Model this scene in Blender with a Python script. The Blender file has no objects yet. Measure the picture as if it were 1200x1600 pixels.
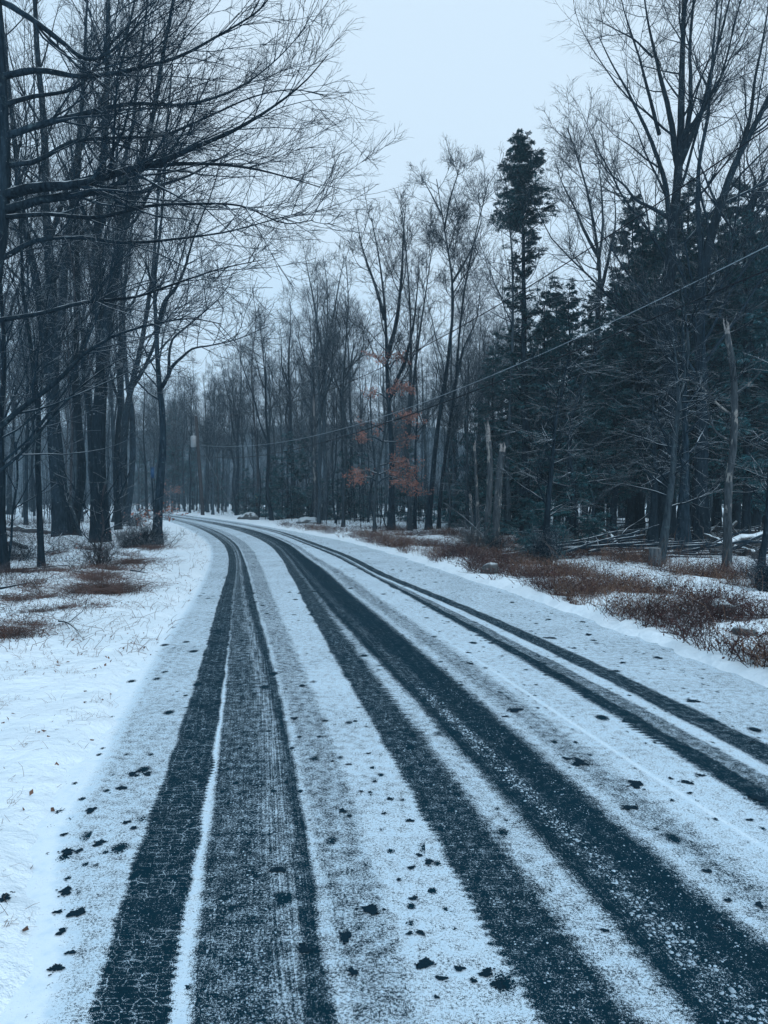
import bpy, math, random
import numpy as np
from mathutils import Matrix, Vector

random.seed(7)
SC = bpy.context.scene
COL = SC.collection

# ------------------------------------------------------------------ camera
CAM_H, FPX, HORIZON = 1.55, 1155.0, 778.0
PITCH = math.atan((800.0 - HORIZON) / FPX)
cd = bpy.data.cameras.new("camera")
cam = bpy.data.objects.new("camera", cd)
COL.objects.link(cam)
cam.location = (0, 0, CAM_H)
cam.rotation_euler = (math.radians(90) - PITCH, 0, 0)
cd.sensor_fit = 'VERTICAL'
cd.sensor_height = 36.0
cd.lens = FPX / 1600.0 * 36.0
cd.clip_start = 0.05
cd.clip_end = 3000
SC.camera = cam

# ------------------------------------------------------------------ world: overcast winter sky
SUN_EL, SUN_AZ = math.radians(38), math.radians(150)
w = bpy.data.worlds.new("World")
SC.world = w
w.use_nodes = True
nt = w.node_tree
nt.nodes.clear()
sky = nt.nodes.new("ShaderNodeTexSky")
sky.sky_type = 'NISHITA'
sky.sun_disc = False
sky.sun_elevation = SUN_EL
sky.sun_rotation = SUN_AZ
tc = nt.nodes.new("ShaderNodeTexCoord")
nz = nt.nodes.new("ShaderNodeTexNoise")
nz.inputs['Scale'].default_value = 1.6
nz.inputs['Detail'].default_value = 4
nz.inputs['Roughness'].default_value = 0.45
nt.links.new(tc.outputs['Generated'], nz.inputs['Vector'])
cr = nt.nodes.new("ShaderNodeValToRGB")          # cloud deck, pale blue to paler
cr.color_ramp.elements[0].position = 0.38
cr.color_ramp.elements[0].color = (0.555, 0.775, 0.975, 1)
cr.color_ramp.elements[1].position = 0.62
cr.color_ramp.elements[1].color = (0.690, 0.845, 0.985, 1)
nt.links.new(nz.outputs['Fac'], cr.inputs['Fac'])
vm = nt.nodes.new("ShaderNodeVectorMath")
vm.operation = 'SCALE'
vm.inputs['Scale'].default_value = 9.4
nt.links.new(cr.outputs['Color'], vm.inputs[0])
mx = nt.nodes.new("ShaderNodeMix")
mx.data_type = 'RGBA'
mx.inputs['Factor'].default_value = 0.93
nt.links.new(sky.outputs['Color'], mx.inputs['A'])
nt.links.new(vm.outputs['Vector'], mx.inputs['B'])
bg = nt.nodes.new("ShaderNodeBackground")
bg.inputs['Strength'].default_value = 0.1
out = nt.nodes.new("ShaderNodeOutputWorld")
nt.links.new(mx.outputs['Result'], bg.inputs['Color'])
nt.links.new(bg.outputs['Background'], out.inputs['Surface'])

sd = bpy.data.lights.new("sun", 'SUN')
sd.energy = 1.35
sd.angle = math.radians(25)
sd.color = (0.90, 0.95, 1.0)
so = bpy.data.objects.new("sun", sd)
COL.objects.link(so)
so.rotation_euler = (math.radians(90) - SUN_EL, 0, math.radians(180) - SUN_AZ)

SC.view_settings.view_transform = 'Standard'
SC.view_settings.look = 'None'
SC.view_settings.exposure = 0.2
SC.view_settings.gamma = 1.0
SC.cycles.use_denoising = True
SC.cycles.volume_bounces = 3
SC.cycles.max_bounces = 6
SC.cycles.diffuse_bounces = 3
SC.cycles.transparent_max_bounces = 4

# ------------------------------------------------------------------ helpers: geometry
def rng_(s):
    return np.random.default_rng(s)

def ray(px, py):
    x, y = (px - 600.0) / FPX, (800.0 - py) / FPX
    c, s = math.cos(PITCH), math.sin(PITCH)
    return np.array([x, c + y * s, -s + y * c])

def gpt(px, py):
    """ground point seen at a photograph pixel"""
    r = ray(px, py)
    t = CAM_H / -r[2]
    return np.array([r[0] * t, r[1] * t, 0.0])

def at(px, py, Y):
    """point at forward distance Y seen at a photograph pixel"""
    r = ray(px, py)
    t = Y / r[1]
    return np.array([r[0] * t, Y, CAM_H + r[2] * t])

def link(o, parent=None):
    COL.objects.link(o)
    if parent is not None:
        o.parent = parent
    return o

def tag(o, label=None, cat=None, group=None, kind=None):
    if label: o['label'] = label
    if cat: o['category'] = cat
    if group: o['group'] = group
    if kind: o['kind'] = kind
    return o

def empty(name, loc=(0, 0, 0)):
    o = bpy.data.objects.new(name, None)
    o.empty_display_size = 0.3
    o.location = [float(v) for v in loc]
    COL.objects.link(o)
    return o

class MB:
    """collects vertices and faces, links them as one mesh object"""
    def __init__(s):
        s.v, s.q, s.t, s.n = [], [], [], 0
    def add(s, v, quads=None, tris=None):
        v = np.asarray(v, dtype=np.float32).reshape(-1, 3)
        if quads is not None and len(quads): s.q.append(np.asarray(quads, dtype=np.int32) + s.n)
        if tris is not None and len(tris): s.t.append(np.asarray(tris, dtype=np.int32) + s.n)
        s.v.append(v)
        s.n += len(v)
        return s
    def mesh(s, name, mat, smooth=True):
        me = bpy.data.meshes.new(name)
        v = np.concatenate(s.v) if s.v else np.zeros((0, 3), np.float32)
        q = np.concatenate(s.q) if s.q else np.zeros((0, 4), np.int32)
        t = np.concatenate(s.t) if s.t else np.zeros((0, 3), np.int32)
        me.vertices.add(len(v))
        me.vertices.foreach_set('co', v.ravel())
        nl = q.size + t.size
        me.loops.add(nl)
        me.loops.foreach_set('vertex_index', np.concatenate([q.ravel(), t.ravel()]).astype(np.int32))
        npoly = len(q) + len(t)
        me.polygons.add(npoly)
        st = np.concatenate([np.arange(len(q)) * 4, q.size + np.arange(len(t)) * 3]).astype(np.int32)
        me.polygons.foreach_set('loop_start', st)
        me.polygons.foreach_set('use_smooth', np.full(npoly, bool(smooth)))
        me.update(calc_edges=True)
        for m in (mat if isinstance(mat, (list, tuple)) else [mat]):
            me.materials.append(m)
        return me
    def build(s, name, mat, parent=None, smooth=True):
        return link(bpy.data.objects.new(name, s.mesh(name, mat, smooth)), parent)

def norm(a):
    return a / np.maximum(np.linalg.norm(a, axis=-1, keepdims=True), 1e-9)

def tubes(mb, P, R, sides, cap=False, ridge=None):
    """P (n,k,3) polylines, R (n,k) radii -> prisms"""
    P = np.asarray(P, float); R = np.asarray(R, float)
    if P.ndim == 2: P, R = P[None], R[None]
    n, k, _ = P.shape
    if n == 0: return
    if k == 2 and sides == 3:                    # twig tips run out to a point
        T = norm(P[:, 1] - P[:, 0])
        U = norm(np.cross(T, np.where(np.abs(T[:, 2:3]) > .8, np.array([1., .1, 0]), np.array([0., .1, 1.]))))
        V = np.cross(T, U)
        a = np.arange(3) * 2 * math.pi / 3
        b = P[:, 0][:, None] + R[:, :1, None] * (np.cos(a)[None, :, None] * U[:, None] + np.sin(a)[None, :, None] * V[:, None])
        v = np.concatenate([b, P[:, 1:2]], 1)
        o = (np.arange(n) * 4)[:, None]
        t = np.concatenate([o + [0, 1, 3], o + [1, 2, 3], o + [2, 0, 3]], 0)
        mb.add(v.reshape(-1, 3), tris=t)
        return
    T = np.gradient(P, axis=1)
    T = norm(T)
    ref = np.where(np.abs(T.mean(1)[:, None, 2:3]) > 0.8, np.array([1.0, 0.13, 0]), np.array([0.0, 0.1, 1.0]))
    U = norm(np.cross(T, np.broadcast_to(ref, T.shape)))
    V = np.cross(T, U)
    a = np.arange(sides) * 2 * math.pi / sides
    rr = R[:, :, None] * (np.ones(sides) if ridge is None else ridge)
    vt = P[:, :, None, :] + rr[..., None] * (np.cos(a)[:, None] * U[:, :, None, :] + np.sin(a)[:, None] * V[:, :, None, :])
    base = (np.arange(n) * k * sides)[:, None, None]
    i = (np.arange(k - 1) * sides)[None, :, None]
    j = np.arange(sides)[None, None, :]
    j2 = (j + 1) % sides
    A = base + i + j; B = base + i + j2; C = base + i + sides + j2; D = base + i + sides + j
    q = np.stack([A, B, C, D], -1).reshape(-1, 4)
    tr = None
    if cap:
        tr = []
        for b in range(n):
            o = b * k * sides
            for e in (0, (k - 1) * sides):
                for m in range(1, sides - 1):
                    tr.append((o + e, o + e + m, o + e + m + 1) if e else (o, o + m + 1, o + m))
    mb.add(vt.reshape(-1, 3), quads=q, tris=tr)

def resample(P, R, k):
    """smooth resampling of a polyline to k points"""
    P = np.asarray(P, float); R = np.asarray(R, float)
    s = np.concatenate([[0], np.cumsum(np.linalg.norm(np.diff(P, axis=0), axis=1))])
    u = np.linspace(0, s[-1], k)
    if len(P) > 2:
        m = np.gradient(P, s, axis=0)
        idx = np.clip(np.searchsorted(s, u, side='right') - 1, 0, len(s) - 2)
        h = (s[idx + 1] - s[idx])[:, None]
        t = ((u - s[idx])[:, None]) / h
        Q = ((2*t**3 - 3*t**2 + 1) * P[idx] + (t**3 - 2*t**2 + t) * h * m[idx]
             + (-2*t**3 + 3*t**2) * P[idx + 1] + (t**3 - t**2) * h * m[idx + 1])
    else:
        Q = np.stack([np.interp(u, s, P[:, c]) for c in range(3)], 1)
    return Q, np.interp(u, s, R)

def pchip(x, y, xs):
    """monotone-ish cubic through (x,y), linear extrapolation"""
    x = np.asarray(x, float); y = np.asarray(y, float); xs = np.asarray(xs, float)
    h = np.diff(x); d = np.diff(y) / h
    m = np.empty_like(y)
    m[0], m[-1] = d[0], d[-1]
    m[1:-1] = np.where(d[:-1] * d[1:] > 0, 2 * d[:-1] * d[1:] / (d[:-1] + d[1:] + 1e-12), 0)
    i = np.clip(np.searchsorted(x, xs, side='right') - 1, 0, len(x) - 2)
    t = (xs - x[i]) / h[i]
    v = ((2*t**3-3*t**2+1)*y[i] + (t**3-2*t**2+t)*h[i]*m[i] + (-2*t**3+3*t**2)*y[i+1] + (t**3-t**2)*h[i]*m[i+1])
    v = np.where(xs < x[0], y[0] + (xs - x[0]) * m[0], v)
    return np.where(xs > x[-1], y[-1] + (xs - x[-1]) * m[-1], v)

def smooth01(x):
    x = np.clip(x, 0, 1)
    return x * x * (3 - 2 * x)

def wob(x, y, seed, f):
    """cheap smooth 2-D noise in about -1..1"""
    r = rng_(seed)
    o = 0
    for _ in range(5):
        a, p = r.uniform(0, 6.28), r.uniform(0, 6.28)
        ff = f * r.uniform(0.6, 1.7)
        o = o + np.sin((x * math.cos(a) + y * math.sin(a)) * ff + p)
    return o / 3.0

# ------------------------------------------------------------------ helpers: materials
class NB:
    def __init__(s, name):
        s.m = bpy.data.materials.new(name)
        s.m.use_nodes = True
        s.t = s.m.node_tree
        s.t.nodes.clear()
        s.out = s.t.nodes.new('ShaderNodeOutputMaterial')
        s.b = s.t.nodes.new('ShaderNodeBsdfPrincipled')
        s.t.links.new(s.b.outputs[0], s.out.inputs[0])
    def n(s, typ, **kw):
        nd = s.t.nodes.new(typ)
        for k, v in kw.items():
            setattr(nd, k, v)
        return nd
    def l(s, a, b):
        s.t.links.new(a, b)
    def val(s, x, sock):
        if isinstance(x, (int, float)): sock.default_value = x
        elif isinstance(x, (tuple, list)): sock.default_value = (*x, 1) if len(x) == 3 and sock.type == 'RGBA' else x
        else: s.l(x, sock)
    def math(s, op, a, b=None, c=None, clamp=False):
        nd = s.n('ShaderNodeMath', operation=op, use_clamp=clamp)
        s.val(a, nd.inputs[0])
        if b is not None: s.val(b, nd.inputs[1])
        if c is not None: s.val(c, nd.inputs[2])
        return nd.outputs[0]
    def mix(s, f, a, b):
        nd = s.n('ShaderNodeMix', data_type='RGBA')
        s.val(f, nd.inputs['Factor']); s.val(a, nd.inputs['A']); s.val(b, nd.inputs['B'])
        return nd.outputs['Result']
    def noise(s, vec, scale, detail=2, rough=0.5, dist=0):
        nd = s.n('ShaderNodeTexNoise')
        if vec is not None: s.l(vec, nd.inputs['Vector'])
        nd.inputs['Scale'].default_value = scale
        nd.inputs['Detail'].default_value = detail
        nd.inputs['Roughness'].default_value = rough
        nd.inputs['Distortion'].default_value = dist
        return nd.outputs['Fac']
    def ramp(s, v, lo, hi, a=0.0, b=1.0):
        nd = s.n('ShaderNodeMapRange', clamp=True)
        s.val(v, nd.inputs['Value'])
        for i, x in zip(('From Min', 'From Max', 'To Min', 'To Max'), (lo, hi, a, b)):
            s.val(x, nd.inputs[i])
        return nd.outputs[0]
    def sstep(s, v, lo, hi):
        nd = s.n('ShaderNodeMapRange', clamp=True, interpolation_type='SMOOTHSTEP')
        s.val(v, nd.inputs['Value']); s.val(lo, nd.inputs['From Min']); s.val(hi, nd.inputs['From Max'])
        return nd.outputs[0]
    def scale(s, vec, sc):
        nd = s.n('ShaderNodeMapping')
        s.l(vec, nd.inputs['Vector'])
        nd.inputs['Scale'].default_value = sc
        return nd.outputs[0]
    def coord(s, w='Object'):
        return s.n('ShaderNodeTexCoord').outputs[w]
    def pos(s):
        return s.n('ShaderNodeNewGeometry').outputs['Position']
    def attr(s, name, w='Fac'):
        return s.n('ShaderNodeAttribute', attribute_name=name).outputs[w]
    def bump(s, h, strength=0.5, dist=0.01):
        nd = s.n('ShaderNodeBump')
        nd.inputs['Strength'].default_value = strength
        nd.inputs['Distance'].default_value = dist
        s.l(h, nd.inputs['Height'])
        s.l(nd.outputs[0], s.b.inputs['Normal'])
    def done(s, color, rough=0.85, spec=0.2):
        s.val(color, s.b.inputs['Base Color'])
        s.val(rough, s.b.inputs['Roughness'])
        s.val(spec, s.b.inputs['Specular IOR Level'])
        return s.m

SNOW = (0.76, 0.85, 0.90)

def up_facing(b):
    g = b.n('ShaderNodeNewGeometry')
    sx = b.n('ShaderNodeSeparateXYZ')
    b.l(g.outputs['Normal'], sx.inputs[0])
    return sx.outputs['Z']

def bark_mat(name, c0, c1, snow=0.5, ridges=True, moss=0.0):
    b = NB(name)
    p = b.coord()
    rnd = b.n('ShaderNodeObjectInfo').outputs['Random']
    st = b.scale(p, (9, 9, 1.6))
    n1 = b.noise(st, 2.2, 5, 0.65)
    n2 = b.noise(p, 1.3, 3)
    n3 = b.noise(p, 7.0, 4, 0.6)
    col = b.mix(b.ramp(n1, 0.35, 0.66), c0, c1)
    col = b.mix(b.math('MULTIPLY', b.sstep(n3, 0.60, 0.70), 0.35), col, (0.10, 0.155, 0.17))     # lichen
    br = b.math('MULTIPLY_ADD', rnd, 0.55, 0.70)
    br = b.math('MULTIPLY', br, b.ramp(n2, 0.3, 0.7, 0.75, 1.25))
    hs = b.n('ShaderNodeVectorMath', operation='SCALE')
    b.l(col, hs.inputs[0]); b.l(br, hs.inputs['Scale'])
    # snow lying on what faces up, and a little plastered on the bark
    nz_ = up_facing(b)
    sn = b.math('ADD', nz_, b.math('MULTIPLY_ADD', b.noise(p, 3.0, 3), 1.1, -0.55))
    f = b.math('MULTIPLY', b.sstep(sn, 0.62, 0.92), snow)
    pl = b.math('MULTIPLY', b.sstep(b.noise(p, 11.0, 3, 0.7), 0.69, 0.74), 0.5 * snow)
    f = b.math('MAXIMUM', f, pl)
    if ridges: b.bump(n1, 0.9, 0.03)
    return b.done(b.mix(f, hs.outputs[0], SNOW), 1.0, 0.02)

BARK_D = bark_mat('bark_dark', (0.003, 0.009, 0.015), (0.020, 0.037, 0.052), 0.65)
BARK_G = bark_mat('bark_grey', (0.014, 0.026, 0.037), (0.058, 0.083, 0.098), 0.65)
BARK_B = bark_mat('bark_brown', (0.022, 0.024, 0.030), (0.056, 0.060, 0.068), 0.4)
TWIG = bark_mat('twig_bark', (0.004, 0.012, 0.021), (0.017, 0.035, 0.050), 0.55, False)
DEAD = bark_mat('dead_wood', (0.022, 0.030, 0.038), (0.115, 0.135, 0.15), 0.45)
LOGM = bark_mat('log_bark', (0.03, 0.032, 0.036), (0.075, 0.08, 0.085), 1.0)

def plain(name, c, var=0.25, scale=20.0, rough=0.8, spec=0.2, snow=0.0):
    b = NB(name)
    p = b.coord()
    n = b.noise(p, scale, 4)
    lo = tuple(x * (1 - var) for x in c); hi = tuple(min(1, x * (1 + var)) for x in c)
    col = b.mix(b.ramp(n, 0.3, 0.7), lo, hi)
    if snow:
        f = b.math('MULTIPLY', b.sstep(b.math('ADD', up_facing(b), b.math('MULTIPLY_ADD', b.noise(p, 4, 3), 1.0, -0.5)), 0.55, 0.85), snow)
        col = b.mix(f, col, SNOW)
    b.bump(n, 0.3, 0.01)
    return b.done(col, rough, spec)

# ------------------------------------------------------------------ road edges and snow bands, traced on the ground
ROWS = [1600, 1500, 1400, 1300, 1200, 1100, 1000, 950, 900, 870, 850, 830, 815, 805]
E = {
 'e0': [55, 85, 80, 88, 145, 195, 255, 290, 318, 328, 325, 300, 265, 225],
 'B0': [135, 163, 193, 227, 260, 290, 325, 341, 355, 357, 349, 320, 280, 231],
 'B1': [263, 277, 295, 312, 329, 345, 357, 364, 368, 368, 358, 327, 286, 235],
 'C1': [295, 305, 314, 325, 333, 347, 359, 366, 370, 370, 360, 329, 287, 236],
 'Da': [440, 432, 424, 416, 410, 400, 390, 383, 375, 372, 362, 331, 288, 237],
 'Db': [480, 475, 468, 462, 452, 425, 398, 388, 379, 375, 364, 333, 290, 238],
 'D1': [525, 510, 495, 478, 460, 440, 415, 404, 390, 380, 369, 339, 293, 240],
 'Ea': [548, 529, 509, 490, 470, 447, 420, 408, 393, 382, 371, 340, 294, 240.5],
 'E1': [655, 630, 600, 570, 525, 497, 455, 437, 415, 401, 386, 350, 298, 243],
 'F1': [845, 790, 733, 680, 614, 560, 510, 485, 455, 438, 418, 374, 312, 250],
 'G1': [993, 930, 843, 775, 691, 618, 545, 513, 470, 449, 428, 382, 318, 253],
 'H1': [1095, 1015, 932, 840, 748, 656, 560, 518, 475, 452, 431, 384, 319, 254],
 'Ia': [1122, 1042, 956, 860, 768, 671, 571, 526, 480, 456, 434, 386, 320, 254.5],
 'Ib': [1255, 1136, 1020, 908, 802, 694, 587, 537, 488, 460, 437, 389, 322, 255.5],
 'I1': [1368, 1233, 1104, 988, 880, 756, 641, 572, 520, 479, 452, 402, 331, 262],
 'J1': [1410, 1270, 1136, 1016, 904, 774, 654, 582, 527, 483, 454, 404, 332, 263],
 'K1': [1490, 1350, 1212, 1090, 957, 822, 690, 620, 548, 494, 462, 409, 335, 265],
 'La': [1650, 1478, 1316, 1156, 993, 838, 699, 627, 553, 499, 465, 411, 337, 266],
 'Lb': [1662, 1489, 1326, 1165, 1001, 844, 703, 630, 555, 501, 466, 412, 338, 266.5],
 'M0': [1739, 1563, 1410, 1255, 1100, 928, 753, 675, 582, 525, 477, 422, 346, 275],
 'Ma': [1840, 1650, 1470, 1305, 1150, 957, 772, 686, 586, 530, 481, 425, 348, 276],
 'M1': [1925, 1720, 1530, 1355, 1195, 990, 792, 697, 590, 536, 484, 428, 350, 277],
 'N1': [2010, 1790, 1580, 1395, 1228, 1017, 818, 708, 594, 537, 485, 430, 351, 278],
 'M2': [2130, 1895, 1670, 1475, 1292, 1062, 852, 728, 610, 550, 497, 437, 356, 281],
 'eR': [2820, 2420, 2070, 1770, 1510, 1268, 975, 855, 712, 622, 552, 455, 367, 290],
}
ORDER = ['e0', 'B0', 'B1', 'C1', 'Da', 'Db', 'D1', 'Ea', 'E1', 'F1', 'G1', 'H1', 'Ia', 'Ib', 'I1', 'J1', 'K1', 'La', 'Lb', 'M0', 'Ma', 'M1', 'N1', 'M2', 'eR']
#        snow cover, tread strength, streak strength of the band right of each edge
BANDS = {'e0': (.60, 0, 0), 'B0': (.10, 1, .1), 'B1': (.78, 0, 0), 'C1': (.26, .0, .2), 'Da': (.38, 0, .45), 'Db': (.17, .2, .3), 'D1': (.56, 0, 0),
         'Ea': (.45, 0, .1), 'E1': (.64, 0, 0), 'F1': (.15, .45, .1), 'G1': (.58, 0, .1), 'H1': (.10, 0, .3), 'Ia': (.20, 0, .3), 'Ib': (.06, 0, .2),
         'I1': (.56, 0, .1), 'J1': (.43, 0, .2), 'K1': (.66, 0, 0), 'La': (.86, 0, 0), 'Lb': (.67, 0, 0), 'M0': (.09, .3, .2), 'Ma': (.34, .2, .1),
         'M1': (.68, 0, 0), 'N1': (.17, .3, .3), 'M2': (.61, 0, 0)}
EDGE = {}
for k_, xs_ in E.items():
    g = np.array([gpt(x, y) for x, y in zip(xs_, ROWS)])
    EDGE[k_] = (g[:, 1].copy(), g[:, 0].copy())

FIT = {k: np.polyfit(np.log(v[0][:10]), v[1][:10], 3, w=1 / v[0][:10]) for k, v in EDGE.items()}
def edge(k, Y):
    Yk, Xk = EDGE[k]
    Y = np.minimum(np.asarray(Y, float), 112.0)
    v = pchip(Yk, Xk, np.minimum(Y, Yk[-1]))
    if k != 'e0':
        near = np.polyval(FIT[k], np.log(np.clip(Y, 2.0, 20.0)))
        d0 = (np.polyval(FIT[k], np.log(2.05)) - np.polyval(FIT[k], np.log(2.0))) / 0.05
        near = np.where(Y < 2.0, near + (Y - 2.0) * d0, near)
        wn = 1 - smooth01((Y - 9.0) / 8.0)
        v = near * wn + v * (1 - wn)
    # beyond the last traced row the road swings on round the bend to the left
    e = np.maximum(Y - Yk[-1], 0)
    return v - 0.62 * e - 0.020 * e * e
def fl(Y): return edge('e0', Y)
def fr(Y): return edge('eR', Y)

def gz(X, Y):
    """height of the snow-covered ground"""
    X = np.asarray(X, float); Y = np.asarray(Y, float)
    oL = fl(Y) - X; oR = X - fr(Y)
    o = np.maximum(oL, oR)
    lump = 0.05 * wob(X, Y, 3, 5.5) + 0.05 * wob(X, Y, 4, 12.0)
    edge_n = o + np.where(oL > oR, 1.15, 1.0) * lump + 0.015 * wob(X, Y, 44, 33.0)
    h = np.where(oL > oR, 0.055, 0.075)
    z = -0.035 + (h + 0.035) * smooth01((edge_n + 0.06) / 0.34)
    far = smooth01((o - 0.3) / 4.0)
    z = z + far * (0.07 * wob(X, Y, 5, 0.9) + 0.05 * wob(X, Y, 6, 2.1)) + smooth01(o / 0.5) * (0.022 * wob(X, Y, 9, 3.2) + 0.016 * wob(X, Y, 7, 7.0) + 0.011 * wob(X, Y, 8, 17.0))
    z = z + np.where(oL > oR, 0.05, -0.10) * smooth01((o - 0.6) / 3.0)      # left verge rises a little, right side has a shallow ditch
    z = z + np.where((o > .02) & (oR > oL), 0.022 * smooth01(o / .15) * smooth01((1.1 - o) / .5) * wob(X, Y, 46, 16.0), 0)
    return np.where(o > -0.35, z, -0.05)
def gz1(x, y): return float(gz(np.array([x]), np.array([y]))[0])

# ------------------------------------------------------------------ materials of the ground and the road
def ground_mat():
    b = NB('snowy_ground')
    p = b.pos()
    wd = b.attr('woods')
    br = b.attr('brush')
    nf = b.noise(p, 55, 3, 0.6)
    nm = b.noise(p, 9, 4, 0.62)
    nl = b.noise(p, 1.2, 3, 0.5)
    snow = b.mix(b.ramp(nl, 0.3, 0.7), (0.74, 0.84, 0.90), (0.80, 0.88, 0.93))
    lit = b.mix(b.ramp(b.noise(p, 30, 3), 0.35, 0.65), (0.020, 0.018, 0.020), (0.085, 0.052, 0.045))
    # leaf litter and dead stalks that show through where the snow is thin
    c = b.math('ADD', b.math('MULTIPLY', nm, 0.6), b.math('MULTIPLY', nf, 0.4))
    amt = b.math('ADD', b.math('MULTIPLY', wd, 0.115), b.math('MULTIPLY', br, 0.17))
    amt = b.math('ADD', amt, b.math('MULTIPLY_ADD', nl, 0.10, -0.05))
    th = b.math('SUBTRACT', 0.675, amt)
    f = b.sstep(c, th, b.math('ADD', th, 0.035))
    f = b.math('MULTIPLY', f, b.math('MINIMUM', b.math('ADD', b.math('ADD', wd, br), 0.25), 1.0))
    col = b.mix(f, snow, lit)
    h = b.math('ADD', b.math('ADD', b.math('MULTIPLY', nm, 0.8), b.math('MULTIPLY', b.noise(p, 120, 2), 0.15)), b.math('MULTIPLY', b.noise(p, 3.2, 3), 1.4))
    b.bump(h, 0.9, 0.05)
    return b.done(col, 0.75, 0.25)

def road_mat():
    b = NB('snow_dusted_asphalt')
    p = b.pos()
    uvn = b.n('ShaderNodeUVMap', uv_map='road')
    uv = uvn.outputs['UV']
    cov = b.attr('cov'); tread = b.attr('tread'); streak = b.attr('streak')
    # asphalt
    ag = b.noise(p, 190, 2, 0.6)
    al = b.noise(p, 2.3, 3)
    asp = b.mix(b.ramp(ag, 0.3, 0.72), (0.0015, 0.011, 0.019), (0.0065, 0.033, 0.049))
    asp = b.mix(b.ramp(al, 0.35, 0.75), asp, (0.0025, 0.023, 0.037))
    # grains of snow
    g1 = b.ramp(b.noise(p, 330, 1), 0.27, 0.73)
    g2 = b.ramp(b.noise(p, 95, 3, 0.65), 0.28, 0.72)
    g3 = b.ramp(b.noise(p, 17, 4, 0.6), 0.28, 0.72)
    st = b.ramp(b.noise(b.scale(uv, (95, 1.3, 1)), 1.0, 3, 0.6), 0.28, 0.72)
    base = b.math('ADD', b.math('MULTIPLY', g1, 0.40), b.math('ADD', b.math('MULTIPLY', g2, 0.36), b.math('MULTIPLY', g3, 0.24)))
    grain = b.mix(b.math('MULTIPLY', streak, 0.45), base, st)
    grain = b.ramp(grain, 0.22, 0.78)
    # dark melt spots, scattered over the white strips
    vz = b.n('ShaderNodeTexVoronoi', feature='F1', distance='EUCLIDEAN')
    b.l(b.scale(p, (5.2, 3.4, 1)), vz.inputs['Vector'])
    vz.inputs['Scale'].default_value = 1.0
    vr = b.n('ShaderNodeSeparateColor'); b.l(vz.outputs['Color'], vr.inputs[0])
    vd = b.math('ADD', vz.outputs['Distance'], b.math('MULTIPLY_ADD', g2, 0.26, -0.13))
    spot = b.math('LESS_THAN', vd, b.math('MULTIPLY', b.ramp(vr.outputs[0], 0.45, 1.0), 0.23))
    vz2 = b.n('ShaderNodeTexVoronoi', feature='F1')
    b.l(b.scale(p, (13, 9, 1)), vz2.inputs['Vector'])
    vz2.inputs['Scale'].default_value = 1.0
    vr2 = b.n('ShaderNodeSeparateColor'); b.l(vz2.outputs['Color'], vr2.inputs[0])
    vd2 = b.math('ADD', vz2.outputs['Distance'], b.math('MULTIPLY_ADD', g2, 0.3, -0.15))
    spot2 = b.math('LESS_THAN', vd2, b.math('MULTIPLY', b.ramp(vr2.outputs[1], 0.55, 1.0), 0.23))
    spot = b.math('MAXIMUM', spot, spot2)
    # tread blocks pressed by the tyres: pale lines between dark blocks
    tv = b.n('ShaderNodeTexVoronoi', feature='DISTANCE_TO_EDGE')
    wv = b.n('ShaderNodeVectorMath', operation='MULTIPLY_ADD')
    nvec = b.n('ShaderNodeTexNoise'); b.l(p, nvec.inputs['Vector']); nvec.inputs['Scale'].default_value = 26
    b.l(nvec.outputs['Color'], wv.inputs[0]); wv.inputs[1].default_value = (.012, .010, 0); b.l(uv, wv.inputs[2])
    b.l(b.scale(wv.outputs[0], (19, 33, 1)), tv.inputs['Vector'])
    tv.inputs['Scale'].default_value = 1.0
    tv.inputs['Randomness'].default_value = 0.5
    tl = b.math('SUBTRACT', 1.0, b.sstep(tv.outputs['Distance'], 0.005, 0.075))
    tl = b.math('MULTIPLY', tl, b.ramp(g2, 0.15, 0.5))
    tl = b.math('MULTIPLY', b.math('MULTIPLY', tl, tread), b.ramp(b.noise(p, 3.0, 2), 0.32, 0.50))
    cv = b.math('ADD', cov, b.math('MULTIPLY', tl, 0.35))
    cv = b.math('ADD', cv, b.math('MULTIPLY', b.math('MULTIPLY_ADD', b.noise(p, 1.1, 4, 0.6), 0.46, -0.23), b.math('ADD', cov, 0.12)))
    cv = b.math('SUBTRACT', cv, b.math('MULTIPLY', spot, 1.1))
    f = b.sstep(b.math('SUBTRACT', cv, grain), -0.19, 0.15)
    tint = b.mix(g3, (0.53, 0.675, 0.775), (0.70, 0.81, 0.88))
    tint = b.mix(b.sstep(b.math('ADD', cov, b.math('MULTIPLY_ADD', g3, 0.16, -0.08)), 0.76, 1.0), tint, (0.77, 0.86, 0.915))
    col = b.mix(b.math('MULTIPLY', f, 0.96), asp, tint)
    b.bump(b.math('ADD', b.math('MULTIPLY', f, 0.8), b.math('MULTIPLY', ag, 0.5)), 0.45, 0.006)
    return b.done(col, 0.85, b.ramp(f, 0.0, 1.0, 0.03, 0.15))

# ------------------------------------------------------------------ ground sheet
def grid_quads(nr, nc):
    i = np.arange(nr - 1)[:, None] * nc; j = np.arange(nc - 1)[None]
    a = i + j
    return np.stack([a, a + 1, a + nc + 1, a + nc], -1).reshape(-1, 4)

def growing(a, b, step, g):
    o = [a]
    while o[-1] < b:
        o.append(o[-1] + step)
        step *= g
    return np.array(o)

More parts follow.
